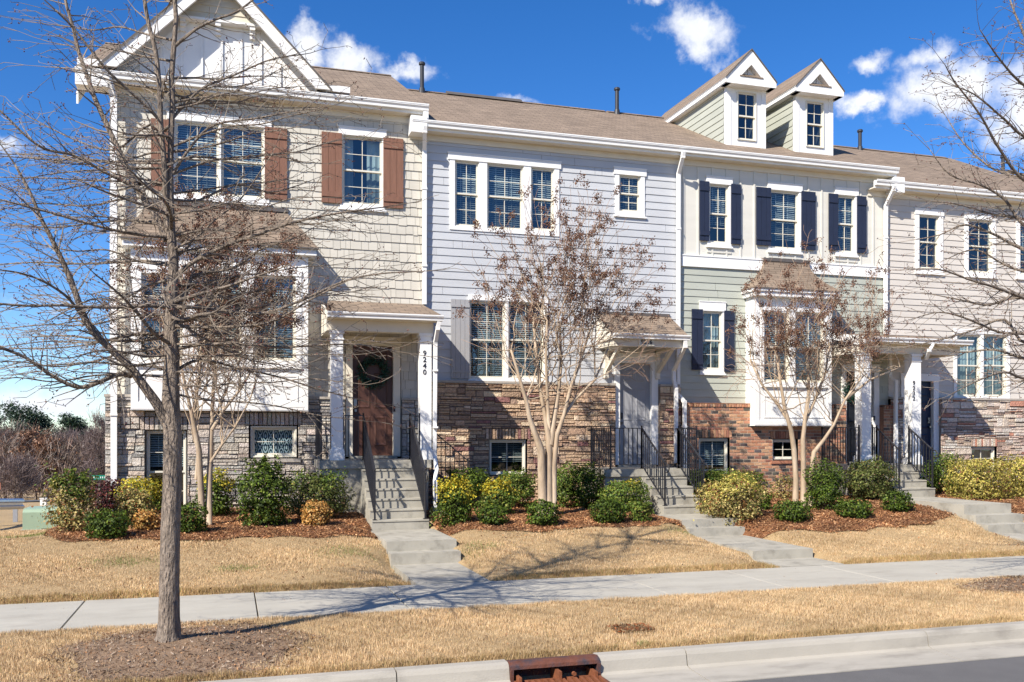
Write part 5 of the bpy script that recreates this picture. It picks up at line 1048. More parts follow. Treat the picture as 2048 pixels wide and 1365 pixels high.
# ================================================================ trees
BARK = mat('oak_bark', (.27, .215, .165), .9, 12, .5, 1, 17, stretch=(3.2, 3.2, .8), stain=((.075, .06, .05), 5, .48, .8), bdist=.06)
BARKT = mat('oak_twig', (.215, .175, .135), .8, 12, .25)
CRAPE = mat('crape_bark', (.36, .27, .18), .65, 6, .3, .5, 24, stretch=(2, 2, .5), stain=((.56, .46, .34), 2.4, .5, .7))
CRAPET = mat('crape_twig', (.27, .175, .12), .75, 10, .2)
SEED = mat('seed_capsule', attr=True, rough=.8, namt=.15)
class Twigs:
    def __init__(s): s.a = []; s.b = []; s.ra = []; s.rb = []; s.tip = []
    def seg(s, a, b, ra, rb): s.a.append(a); s.b.append(b); s.ra.append(ra); s.rb.append(rb)
    def build(s, name, m, par, k=3):
        A = np.array(s.a); B = np.array(s.b); ra = np.array(s.ra)[:, None]; rb = np.array(s.rb)[:, None]; t = B - A; t /= np.maximum(np.linalg.norm(t, axis=1, keepdims=True), 1e-6)
        x = np.cross(t, np.array([.31, .52, .79])); x /= np.maximum(np.linalg.norm(x, axis=1, keepdims=True), 1e-6); y = np.cross(t, x); F = []
        for i in range(k):
            p, q = 2 * pi * i / k, 2 * pi * (i + 1) / k
            c0 = x * cos(p) + y * sin(p); c1 = x * cos(q) + y * sin(q); F.append(np.stack([A + c0 * ra, A + c1 * ra, B + c1 * rb, B + c0 * rb], 1))
        return np_mesh(name, np.concatenate(F), 4, m, None, par)
rnd = random.Random(5)
def rv(s=1): return Vector((rnd.gauss(0, s), rnd.gauss(0, s), rnd.gauss(0, s)))
def twig_walk(tw, p, d, L_, r, lvl, P):
    """wandering twig with side twigs; P = dict(n, ang, len, up, wob)"""
    st = P['step'][lvl]; n = max(2, int(L_ / st)); pts = [p.copy()]; d = d.normalized(); ymax = P.get('ymax')
    for i in range(n):
        d = (d + rv(P['wob']) + Vector((0, 0, P['up'][lvl]))).normalized(); q = p + d * (L_ / n)
        if ymax and q.y > ymax: q.y = ymax - .02; d.y = -abs(d.y) * .3
        r0 = r * (1 - .75 * i / n); r1 = r * (1 - .75 * (i + 1) / n); tw.seg(tuple(p), tuple(q), max(r0, P['rmin']), max(r1, P['rmin'] * .8)); p = q
        if lvl < P['levels'] and rnd.random() < P['prob'][lvl] and i > 0:
            for _ in range(P.get('m', 1)):
                ax = d.cross(rv()).normalized(); an = radians(rnd.uniform(*P['ang'])); nd = d * cos(an) + ax * sin(an); nd.z *= P.get('flat', 1)
                twig_walk(tw, p.copy(), nd, L_ * rnd.uniform(*P['len']) * (1 - .5 * i / n), r1 * .6, lvl + 1, P)
    tw.tip.append((tuple(p), tuple(d)))
OAK = dict(step=[.13, .10, .075, .06], wob=.085, up=[.02, .01, .0, 0], rmin=.0031, levels=3, prob=[.95, .8, .5, 0], ang=(25, 60), len=(.38, .72), m=1, flat=.55)
def limb(mb, tw, pts, rads, P, L2, den=1.0, start=.12, n=8):
    """a traced limb: smooth tube plus side branches"""
    # catmull resample
    V_ = [Vector(p) for p in pts]; out = []; ro = []
    for i in range(len(V_) - 1):
        p0 = V_[max(i - 1, 0)]; p1 = V_[i]; p2 = V_[i + 1]; p3 = V_[min(i + 2, len(V_) - 1)]
        for k in range(4):
            t = k / 4; out.append(.5 * ((2 * p1) + (p2 - p0) * t + (2 * p0 - 5 * p1 + 4 * p2 - p3) * t * t + (3 * p1 - p0 - 3 * p2 + p3) * t ** 3)); ro.append(rads[i] * (1 - t) + rads[i + 1] * t)
    out.append(V_[-1]); ro.append(rads[-1]); mb.tube(out, ro, n)
    tot = sum((b - a).length for a, b in zip(out, out[1:])); acc = 0
    for i in range(len(out) - 1):
        sl = (out[i + 1] - out[i]).length; acc += sl; f = acc / tot
        if f < start: continue
        m = sl * 19.0 * den; m = int(m) + (rnd.random() < m % 1)
        for _ in range(m):
            d = (out[i + 1] - out[i]).normalized(); ax = d.cross(rv()).normalized(); an = radians(rnd.uniform(28, 68)); nd = d * cos(an) + ax * sin(an); nd.z *= P.get('flat', 1)
            if rnd.random() < .6: nd.y *= .6
            twig_walk(tw, out[i].lerp(out[i + 1], rnd.random()), nd, L2 * rnd.uniform(.35, 1) * (1 - .35 * f), min(ro[i] * .5, .012), 0 if rnd.random() < .55 else 1, P)
    twig_walk(tw, out[-1], out[-1] - out[-2], L2 * .8, ro[-1], 0, P)
def T(px, py, v): return (U(px, v), v, Z(px, py, v))
def buds(tips, n, sz, pal, name, par, cluster=1, spread=.02, m=None):
    idx = RNG.choice(len(tips), min(n, len(tips)), replace=False); c = np.array([tips[i][0] for i in idx]); c = np.repeat(c, cluster, 0) + RNG.normal(0, spread, (len(c) * cluster, 3)); k = len(c)
    F = []; r = RNG.uniform(.6, 1.3, (k, 1)) * sz; a = RNG.normal(size=(k, 3)); a /= np.linalg.norm(a, axis=1, keepdims=True); b = np.cross(a, RNG.normal(size=(k, 3))); b /= np.linalg.norm(b, axis=1, keepdims=True); e = np.cross(a, b)
    for s in (1, -1): F.append(np.stack([c + a * r * s, c + b * r, c + e * r, c - b * r][:4], 1)); F.append(np.stack([c + a * r * s, c - b * r, c - e * r, c + b * r], 1))
    F = np.concatenate(F); col = pick(pal, k); col = np.tile(col * RNG.uniform(.7, 1.3, (k, 1)), (4, 1)); return np_mesh(name, F, 4, m or SEED, col, par)

# ---- street tree one
tv = 10.07
OT = empty('street_tree', (U(336, tv), tv, gh(-.6, tv)), 'big bare street tree with a grey trunk on the left, between sidewalk and curb', 'tree', 'bare street trees in the verge')
mb = MB(); tw = Twigs(); s_ = DEP(340, tv) / FPX
tr_px = [(336, 1288, 74), (337, 1270, 57), (338, 1235, 50), (339, 1150, 46), (342, 1040, 45), (345, 940, 44), (345, 870, 43), (342, 810, 42), (343, 745, 38), (344, 690, 33), (340, 640, 28), (344, 590, 26), (348, 530, 23), (342, 470, 22), (341, 400, 17), (340, 350, 15), (342, 278, 14), (345, 200, 13), (343, 154, 13), (348, 92, 12), (352, 37, 11), (348, -20, 10), (346, -90, 8), (350, -200, 5)]
PT = [T(x, y, tv) for x, y, w in tr_px]; NS = 18; ring = []
bark = MB()
def ridged(mb, pts, rad, n=22, amp=.035):
    V_ = [Vector(p) for p in pts]; out = []; ro = []
    for i in range(len(V_) - 1):
        for k in range(5): t = k / 5; out.append(V_[i].lerp(V_[i + 1], t)); ro.append(rad[i] * (1 - t) + rad[i + 1] * t)
    out.append(V_[-1]); ro.append(rad[-1]); rg = []
    for i, p in enumerate(out):
        b0 = len(mb.v); zz = p.z
        for k in range(n):
            a = 2 * pi * k / n; q = 1 + amp * (sin(a * 7 + zz * 9) * .6 + sin(a * 11 - zz * 23) * .5 + sin(a * 3 + zz * 4) * .6); mb.v.append((p.x + cos(a) * ro[i] * q, p.y + sin(a) * ro[i] * q, p.z))
        rg.append(b0)
    for a, b in zip(rg, rg[1:]):
        for k in range(n): j = (k + 1) % n; mb.f.append((a + k, a + j, b + j, b + k)); mb.m.append(0); mb.c.append((1, 1, 1))
ridged(bark, PT, [w * s_ / 2 * .82 for x, y, w in tr_px])
bark.build('trunk', BARK, OT, smooth=True)
def TL(pts, v0, v1): return [T(p[0], p[1], v0 + (v1 - v0) * i / (len(pts) - 1)) for i, p in enumerate(pts)]
def LB(pts, w, v1, L2=.75, den=1.0, start=.1): limb(mb, tw, TL(pts, tv, v1), [(w[0] + (w[1] - w[0]) * (i / (len(pts) - 1)) ** .7) * s_ / 2 * .82 for i in range(len(pts))], OAK, L2, den, start)
LB([(340, 860), (318, 815), (289, 774), (256, 730), (220, 697), (176, 649), (143, 565), (124, 521), (99, 470), (80, 433), (60, 385), (30, 330)], (29, 5), tv - .3, .7, .7, .2)
LB([(335, 480), (310, 430), (286, 396), (256, 341), (220, 264), (190, 198), (176, 157), (157, 103), (146, 55), (132, 7), (122, -60)], (19, 6), tv + .3, .7, .7)
LB([(343, 480), (333, 440), (330, 348), (322, 256), (319, 176), (311, 103), (297, 48), (289, 0), (280, -80)], (17, 8), tv - .15, .6, .6)
LB([(323, 245), (290, 210), (245, 170), (205, 130), (150, 60), (110, 20)], (9, 4), tv - .5, .6, .8)
LB([(286, 385), (250, 365), (210, 345), (150, 312), (95, 300), (55, 275), (0, 222), (-60, 180)], (10, 4), tv - .5, .65, .9)
LB([(338, 614), (290, 612), (230, 615), (170, 614), (120, 611), (60, 612), (0, 608), (-60, 600)], (11, 4), tv - .7, .6, 1.0)
LB([(340, 528), (280, 522), (220, 526), (150, 528), (80, 525), (0, 529)], (9, 3), tv + .7, .6, 1.0)
LB([(262, 752), (235, 750), (165, 775), (110, 755), (50, 715), (0, 695), (-50, 670)], (14, 5), tv - .6, .7, 1.0)
LB([(176, 655), (140, 600), (90, 565), (45, 548), (0, 540)], (9, 3), tv - .9, .6, 1.0)
LB([(342, 690), (300, 700), (240, 708), (180, 725), (110, 730), (30, 735)], (8, 3), tv + .8, .6, 1.0)
LB([(343, 475), (280, 470), (225, 460), (150, 440), (80, 420), (0, 400), (-60, 390)], (10, 3), tv - .8, .65, 1.0)
LB([(338, 450), (270, 440), (200, 445), (110, 455), (30, 450)], (8, 3), tv + 1.1, .6, 1.0)
LB([(345, 560), (383, 527), (451, 492), (519, 468), (588, 445), (663, 429), (740, 418)], (14, 4), tv - .4, .65, 1.0)
LB([(348, 628), (365, 597), (380, 572), (384, 554), (414, 546), (470, 535), (520, 500), (580, 480)], (15, 4), tv + .4, .65, 1.1)
LB([(345, 614), (420, 617), (520, 628), (600, 602), (690, 562), (760, 548), (810, 545)], (12, 3), tv - .6, .65, 1.0)
LB([(344, 652), (430, 655), (540, 645), (620, 600), (680, 570)], (10, 3), tv - .9, .65, 1.0)
LB([(346, 700), (400, 690), (470, 688), (560, 695), (650, 690), (720, 690), (790, 702)], (10, 3), tv - .5, .6, .8)
LB([(346, 745), (400, 720), (470, 735), (560, 755), (640, 780), (720, 800)], (9, 3), tv + .6, .6, .7)
LB([(344, 350), (385, 290), (430, 250), (520, 236), (590, 222), (640, 217)], (8, 3), tv - .4, .55, .8)
LB([(343, 240), (400, 180), (470, 150), (540, 120), (600, 110)], (8, 3), tv + .6, .55, .8)
LB([(347, 95), (390, 60), (430, 40), (480, 20), (540, -30)], (9, 4), tv - .2, .5, .7)
LB([(342, 290), (300, 250), (230, 300), (150, 280), (60, 235)], (8, 3), tv + .9, .55, .8)
LB([(345, 400), (400, 400), (470, 370), (540, 385), (600, 370)], (8, 3), tv + .9, .55, .8)
LB([(344, 560), (300, 570), (240, 600), (180, 600), (100, 640)], (8, 3), tv + 1.0, .55, .9)
LB([(345, 640), (380, 660), (430, 690), (500, 720), (560, 730)], (8, 3), tv + 1.1, .6, .9)
LB([(344, 520), (370, 500), (400, 470), (430, 440), (480, 400), (530, 330)], (8, 3), tv + .3, .55, .8)
LB([(342, 720), (320, 740), (290, 700), (270, 640), (262, 560)], (8, 3), tv + .5, .55, .9)
# the many thin level branches of the middle crown
for k in range(46):
    py = rnd.uniform(300, 790) if k % 3 else rnd.uniform(60, 400); sx = -1 if k % 2 else 1; L_ = rnd.uniform(190, 430) * (1 if py > 300 else .7) * (.9 if py > 700 else 1)
    rise = rnd.uniform(-.28, .10) if py < 650 else rnd.uniform(-.05, .18); x0 = 343; pts = [(x0, py)]
    for q in range(1, 6): pts.append((x0 + sx * L_ * q / 5, py + rise * L_ * (q / 5) ** .8 + rnd.uniform(-9, 9)))
    LB(pts, (6.5, 2), tv + rnd.uniform(-1.3, 1.3), .6, .6, .12)
# limbs reaching towards the street and towards the houses
for k in range(22):
    z0 = rnd.uniform(2.9, 6.9); a = rnd.uniform(0, 2 * pi); L_ = rnd.uniform(.9, 1.9); d = Vector((cos(a), sin(a), rnd.uniform(.0, .35))); 
    if abs(d.x) > .85: continue
    p = Vector((U(343, tv), tv, z0)); pts = [tuple(p)]
    for q in range(4): d = (d + rv(.12)).normalized(); p = p + d * L_ / 4; pts.append(tuple(p))
    limb(mb, tw, pts, [.022, .018, .014, .010, .006], OAK, .5, .8, .15, 6)
# crown above the frame, it casts the shade on the lawn
for k in range(16):
    z0 = rnd.uniform(7, 10.5); a = rnd.uniform(0, 2 * pi); L_ = rnd.uniform(1.0, 2.2); d = Vector((cos(a), sin(a), .5)); p = Vector((U(347, tv), tv, min(z0, 8.3))); pts = [tuple(p)]
    for q in range(4): d = (d + rv(.12)).normalized(); p = p + d * L_ / 4; pts.append(tuple(p))
    limb(mb, tw, pts, [.03, .024, .018, .012, .006], OAK, .6, .35, .2, 5)
mb.build('limbs', BARK, OT, smooth=True); tw.build('twigs', BARKT, OT)
buds(tw.tip, 2600, .008, [((.16, .06, .045), 3), ((.10, .06, .05), 2)], 'buds', OT, 2, .012)
print('oak segs', len(tw.a))
# ---- street tree two, its trunk stands right of the frame
tv2 = 10.1; tu2 = 11.9
OT2 = empty('street_tree', (tu2, tv2, 0), 'bare street tree whose branches reach in from the right edge', 'tree', 'bare street trees in the verge')
bark = MB(); ridged(bark, [(tu2, tv2, -.05), (tu2, tv2, .3), (tu2 + .03, tv2, 2.5), (tu2, tv2, 4.5), (tu2 - .05, tv2, 6.5), (tu2, tv2, 8.5)], [.2, .14, .12, .09, .06, .03]); bark.build('trunk', BARK, OT2, smooth=True)
mb = MB(); tw = Twigs()
R2 = [((2110, 640), (2060, 600), (1990, 575), (1940, 560), (1880, 540), (1815, 540)), ((2110, 560), (2048, 500), (1990, 470), (1930, 450), (1880, 470), (1830, 480)), ((2115, 430), (2060, 370), (2000, 300), (1960, 230), (1910, 165), (1890, 130)), ((2110, 330), (2060, 280), (2010, 240), (1950, 190), (1900, 170)),
      ((2120, 200), (2080, 120), (2040, 50), (2020, 0), (2000, -60)), ((2115, 700), (2060, 670), (2000, 665), (1940, 640), (1880, 625), (1820, 640)), ((2115, 740), (2060, 720), (1990, 700), (1930, 705), (1870, 700)), ((2115, 520), (2060, 460), (2010, 400), (1960, 370), (1900, 350), (1860, 300)),
      ((2115, 780), (2060, 760), (2010, 745), (1960, 760), (1900, 790)), ((2115, 600), (2050, 590), (1980, 610), (1920, 600), (1870, 590)), ((2115, 260), (2060, 180), (2000, 120), (1960, 60)), ((2115, 380), (2050, 350), (1990, 340), (1930, 290), (1890, 230)), ((2115, 660), (2060, 690), (2010, 640), (1950, 660), (1880, 680), (1810, 695)), ((2115, 480), (2050, 440), (1990, 430), (1920, 410), (1850, 400)),
      ((2115, 560), (2060, 545), (2010, 530), (1950, 500), (1890, 520)), ((2115, 120), (2080, 60), (2050, 10))]
for i, pts in enumerate(R2):
    dv = rnd.uniform(-1.0, 1.0); n = len(pts); P_ = [T(p[0], p[1], tv2 + dv * k / (n - 1)) for k, p in enumerate(pts)]; P_[0] = (tu2, tv2, P_[0][2]); limb(mb, tw, P_, [.026 - .021 * k / (n - 1) for k in range(n)], OAK, .62, .8, .25, 7)
for k in range(10):
    a = rnd.uniform(-1.2, 1.2); d = Vector((cos(a), sin(a), .35)); p = Vector((tu2, tv2, rnd.uniform(3, 8))); pts = [tuple(p)]
    for q in range(4): d = (d + rv(.12)).normalized(); p = p + d * .45; pts.append(tuple(p))
    limb(mb, tw, pts, [.03, .024, .018, .012, .006], OAK, .6, .3, .2, 5)
mb.build('limbs', BARK, OT2, smooth=True); tw.build('twigs', BARKT, OT2); buds(tw.tip, 1800, .008, [((.16, .06, .045), 3), ((.10, .06, .05), 2)], 'buds', OT2, 2, .012)
print('oak2 segs', len(tw.a))
# ---- crape myrtles
CR = dict(step=[.13, .10, .08], wob=.08, up=[.03, .02, .01], rmin=.0045, levels=2, prob=[.8, .65, 0], ang=(18, 50), len=(.42, .75), m=1, ymax=20.25)
BRN = [((.15, .075, .045), 5), ((.10, .05, .035), 4), ((.24, .12, .07), 2)]
def crape(label, base, stems, crown, seed, ymax=20.25, nstem=None, dens=1.0, extra=(), seeds=1.0, v=None, forks=34):
    """base: (px,py,v); stems: traced trunks [(px,py,width px)...]; crown: px box the twigs fill"""
    global rnd
    rnd = random.Random(seed); v = base[2]; s = DEP(base[0], v) / FPX; e = empty('crape_myrtle', (U(base[0], v), v, gh(U(base[0], v), v)), label, 'tree', 'crape myrtles in front of the houses'); mb = MB(); tw = Twigs()
    ends = []
    for st in stems:
        dv = rnd.uniform(-.35, .35); n = len(st); P_ = [T(x, y, v + dv * k / (n - 1)) for k, (x, y, w) in enumerate(st)]
        V_ = [Vector(p) for p in P_]; mb.tube(V_, [w * s / 2 * (.76 - .2 * k / (n - 1)) for k, (x, y, w) in enumerate(st)], 9)
        for k2 in range(-1, -min(n, 4), -1): ends.append((V_[k2], st[k2][2] * s / 2, V_[k2] - V_[k2 - 1]))
    x0, x1, y0, y1 = crown; pr = dict(CR); pr['ymax'] = ymax
    for k in range(int(forks)):
        p, r, d = ends[k % len(ends)]
        # aim at a point of the crown outline ellipse
        a = rnd.uniform(-.08, 1.08) * pi; cx, cy = (x0 + x1) / 2, y0 + (y1 - y0) * .62; q = rnd.uniform(.6, 1.0)
        tx = cx + cos(a) * (x1 - x0) / 2 * q; ty = cy - sin(a) * (cy - y0) * q; vv = v + rnd.uniform(-1.1, 1.0) * sqrt(max(0, 1 - (q * cos(a)) ** 2)); vv = min(vv, ymax - .1)
        tgt = Vector(T(tx, ty, vv)); L_ = (tgt - p).length; n = max(4, int(L_ / .22)); pts = [p.copy()]; 
        m0 = p + (tgt - p) * .45 + Vector((0, 0, .18 * L_)) * (.6 if abs(cos(a)) > .4 else .2) * (-.5) + rv(.05)
        for i in range(1, n + 1):
            t = i / n; b_ = p * (1 - t) ** 2 + m0 * 2 * t * (1 - t) + tgt * t * t + rv(.022); b_.y = min(b_.y, ymax); pts.append(b_)
        r0 = max(min(r * .6, .015) * rnd.uniform(.6, 1), .007); rr = [r0 * (1 - .72 * i / n) for i in range(n + 1)]; mb.tube(pts, rr, 5)
        for i in range(max(1, n // 4), n):
            if rnd.random() < .75 * dens:
                dd = (pts[i + 1] - pts[i]).normalized(); ax = dd.cross(rv()).normalized(); an = radians(rnd.uniform(22, 55)); nd = dd * cos(an) + ax * sin(an) + Vector((0, 0, .25)); twig_walk(tw, pts[i], nd, rnd.uniform(.35, .95) * (1 - .4 * i / n), rr[i] * .6, 0, pr)
        twig_walk(tw, pts[-1], pts[-1] - pts[-2], rnd.uniform(.3, .55), rr[-1], 0, pr)
    mb.build('trunk', CRAPE, e, smooth=True); tw.build('twigs', CRAPET, e)
    tips = [t for t in tw.tip if t[0][2] > Z((x0 + x1) / 2, y0 + (y1 - y0) * .60, v)]
    if seeds: buds(tips, int(260 * seeds), .014, BRN, 'seed_clusters', e, 34, .042)
    print('crape segs', len(tw.a), len(tw.tip)); return e
crape('multi-stem crape myrtle with pale fused trunks and dry seed clusters before the pale grey house', (1092, 1010, 17.95),
      [[(1086, 1040, 26), (1084, 960, 24), (1082, 900, 22), (1060, 840, 15), (1052, 800, 13), (1040, 760, 10), (1022, 700, 8)], [(1096, 1040, 24), (1097, 940, 22), (1098, 880, 20), (1090, 830, 14), (1082, 790, 12), (1074, 720, 10), (1066, 640, 8)], [(1107, 1035, 18), (1108, 930, 16), (1114, 870, 14), (1128, 830, 12), (1140, 780, 11), (1162, 720, 9), (1180, 660, 7)],
       [(1100, 890, 18), (1108, 840, 15), (1116, 790, 12), (1122, 730, 10), (1120, 650, 8)], [(1122, 840, 10), (1150, 800, 9), (1190, 760, 8), (1215, 700, 6)], [(1098, 860, 10), (1095, 800, 9), (1092, 720, 8), (1094, 640, 7)]],
      (925, 1330, 395, 820), 3, forks=62, seeds=1.5)
crape('spreading crape myrtle with three pale stems before the brick house with the bay window', (1600, 1010, 17.9),
      [[(1590, 1030, 17), (1592, 960, 16), (1588, 900, 15), (1582, 860, 14), (1570, 820, 12), (1560, 760, 9), (1552, 700, 7)], [(1606, 1030, 16), (1607, 940, 15), (1606, 880, 14), (1610, 840, 12), (1618, 780, 10), (1614, 700, 8)], [(1620, 1030, 15), (1622, 960, 14), (1628, 905, 14), (1648, 880, 11), (1668, 850, 9), (1690, 800, 8), (1720, 760, 6)],
       [(1582, 850, 10), (1556, 810, 9), (1524, 770, 7), (1500, 720, 6)], [(1608, 850, 9), (1630, 800, 8), (1650, 750, 7), (1660, 690, 6)], [(1690, 800, 8), (1740, 760, 6), (1800, 735, 5)]],
      (1480, 1790, 500, 850), 9, forks=58, seeds=1.3)
crape('twin crape myrtle with orange-tan stems standing behind the big street tree', (410, 1045, 17.9),
      [[(404, 1040, 18), (402, 980, 17), (398, 900, 17), (390, 862, 16), (384, 830, 12), (372, 780, 10), (360, 720, 8)], [(418, 1050, 17), (419, 960, 16), (422, 880, 15), (424, 840, 13), (426, 790, 12), (430, 730, 9)], [(388, 850, 12), (392, 800, 10), (400, 740, 8), (402, 690, 7)],
       [(424, 860, 10), (448, 820, 9), (480, 780, 8), (510, 730, 6)], [(421, 925, 8), (444, 890, 7), (470, 855, 6), (500, 800, 5)], [(392, 960, 9), (396, 900, 8), (386, 860, 7)]],
      (255, 610, 425, 800), 21, forks=54, seeds=2.6)

# ================================================================ far left: utility cabinet, guard rail, sign, woods
uc = empty('utility_cabinet', (U(90, 23), 23, gh(U(90, 23), 23)), 'pale green metal utility cabinet on the lawn left of the houses', 'utility box')
s_ = DEP(75, 23) / FPX; a, b = U(45, 23), U(112, 23); z1 = Z(75, 1018, 23); z0 = Z(75, 1062, 23)
CAB = mat('cabinet_green', (.25, .33, .235), .45, 5, .06); mb = MB()
mb.prism([(23, z0), (23, z1 - .08), (23.06, z1 - .02), (23.14, z1), (23.9, z1), (23.9, z0)], a, b, 'x'); mb.build('cabinet_body', CAB, uc)
mb = MB(); mb.prism([(22.985, z0 + .05), (22.985, z1 - .085), (23.05, z1 - .008), (23.14, z1 + .014), (23.4, z1 + .014), (23.4, z0 + .05)], U(82, 23), b + .3, 'x'); mb.build('cabinet_door', CAB, uc)
mb = MB(); mb.box(a - .04, b + .34, 22.95, 23.95, z0 - .3, z0 + .03); mb.build('cabinet_pad', CONC, uc)
gr_ = empty('guardrail', (U(10, 30), 30, gh(U(10, 30), 30)), 'galvanised steel guardrail end at the left edge beyond the lawn', 'guardrail')
STEEL = mat('galvanised', (.45, .48, .52), .4, 6, .1, metal=.7); mb = MB()
p0 = Vector(T(-160, 1012, 24)); p1 = Vector(T(46, 1008, 31)); n_ = (p1 - p0).normalized(); sd = Vector((n_.y, -n_.x, 0)).normalized()
prof = [(.16, 0), (.12, .04), (.07, .05), (.03, .0), (-.03, 0), (-.07, .05), (-.12, .04), (-.16, 0)]
for (z_a, o_a), (z_b, o_b) in zip(prof, prof[1:]):
    mb.face([tuple(p0 + sd * o_a + Vector((0, 0, z_a))), tuple(p1 + sd * o_a + Vector((0, 0, z_a))), tuple(p1 + sd * o_b + Vector((0, 0, z_b))), tuple(p0 + sd * o_b + Vector((0, 0, z_b)))])
mb.build('rail_beam', STEEL, gr_)
for t in (.1, .4, .7, .95):
    mb = MB(); p = p0.lerp(p1, t) - sd * .1; mb.box(p.x - .06, p.x + .06, p.y - .05, p.y + .05, p.z - .9, p.z + .14); mb.build('post', STEEL, gr_)
ss = empty('street_sign', (U(181, 45), 45, gh(U(181, 45), 45)), 'small green street name sign on a dark post behind the purple shrub', 'sign'); mb = MB()
mb.tube([(U(181, 45), 45, gh(U(181, 45), 45) - .2), (U(181, 45), 45, Z(181, 937, 45))], .04, 8); mb.build('post', IRON, ss)
mb = MB(); mb.box(U(184, 45), U(216, 45), 44.96, 44.98, Z(184, 960, 45), Z(184, 951, 45)); mb.build('sign_blade', mat('sign_green', (.0, .20, .135), .4), ss)
mb = MB(); x = U(186, 45)
for k, w in enumerate((.09, .05, .07, .05, .06, .08, .05, .09, .06)):
    mb.box(x, x + w * .75, 44.945, 44.955, Z(184, 957.3, 45), Z(184, 953.6, 45)); x += w + .03
mb.build('sign_lettering', mat('sign_white', (.55, .66, .62), .5), ss)
mk = empty('marker_box', (U(86, 42), 42, gh(U(86, 42), 42)), 'small white box standing on the grass beyond the green cabinet', 'utility box'); mb = MB()
mb.box(U(80, 42), U(92, 42), 42, 42.2, gh(U(86, 42), 42) - .1, Z(86, 998, 42)); mb.box(U(80, 42) - .02, U(92, 42) + .02, 41.98, 42.22, Z(86, 998, 42), Z(86, 997, 42)); mb.build('box_body', WHITE, mk)
for q in (.35, .6):
    mb = MB(); mb.box(U(80, 42) + .27 * q, U(80, 42) + .27 * q + .03, 41.985, 41.995, Z(86, 1004, 42), Z(86, 1001, 42)); mb.build('vent', LINE, mk)
sg = empty('road_sign', (U(-3, 24), 24, gh(U(-3, 24), 24)), 'edge of an orange-red sign disc on a post, cut off by the left edge', 'sign'); mb = MB()
mb.tube([(U(-4, 24), 24.03, -.8), (U(-4, 24), 24.03, Z(0, 965, 24))], .03, 8); mb.build('post', STEEL, sg); mb = MB(); r8 = (Z(0, 958, 24), Z(0, 988, 24)); cz_ = sum(r8) / 2; rr_ = abs(r8[0] - r8[1]) / 2 * 1.15
mb.prism([(U(2.5, 24) - rr_ + rr_ * cos(pi / 8 + k * pi / 4), cz_ + rr_ * sin(pi / 8 + k * pi / 4)) for k in range(8)], 23.97, 23.99, 'y'); mb.build('sign_face', mat('sign_orange', (.62, .22, .12), .5), sg)
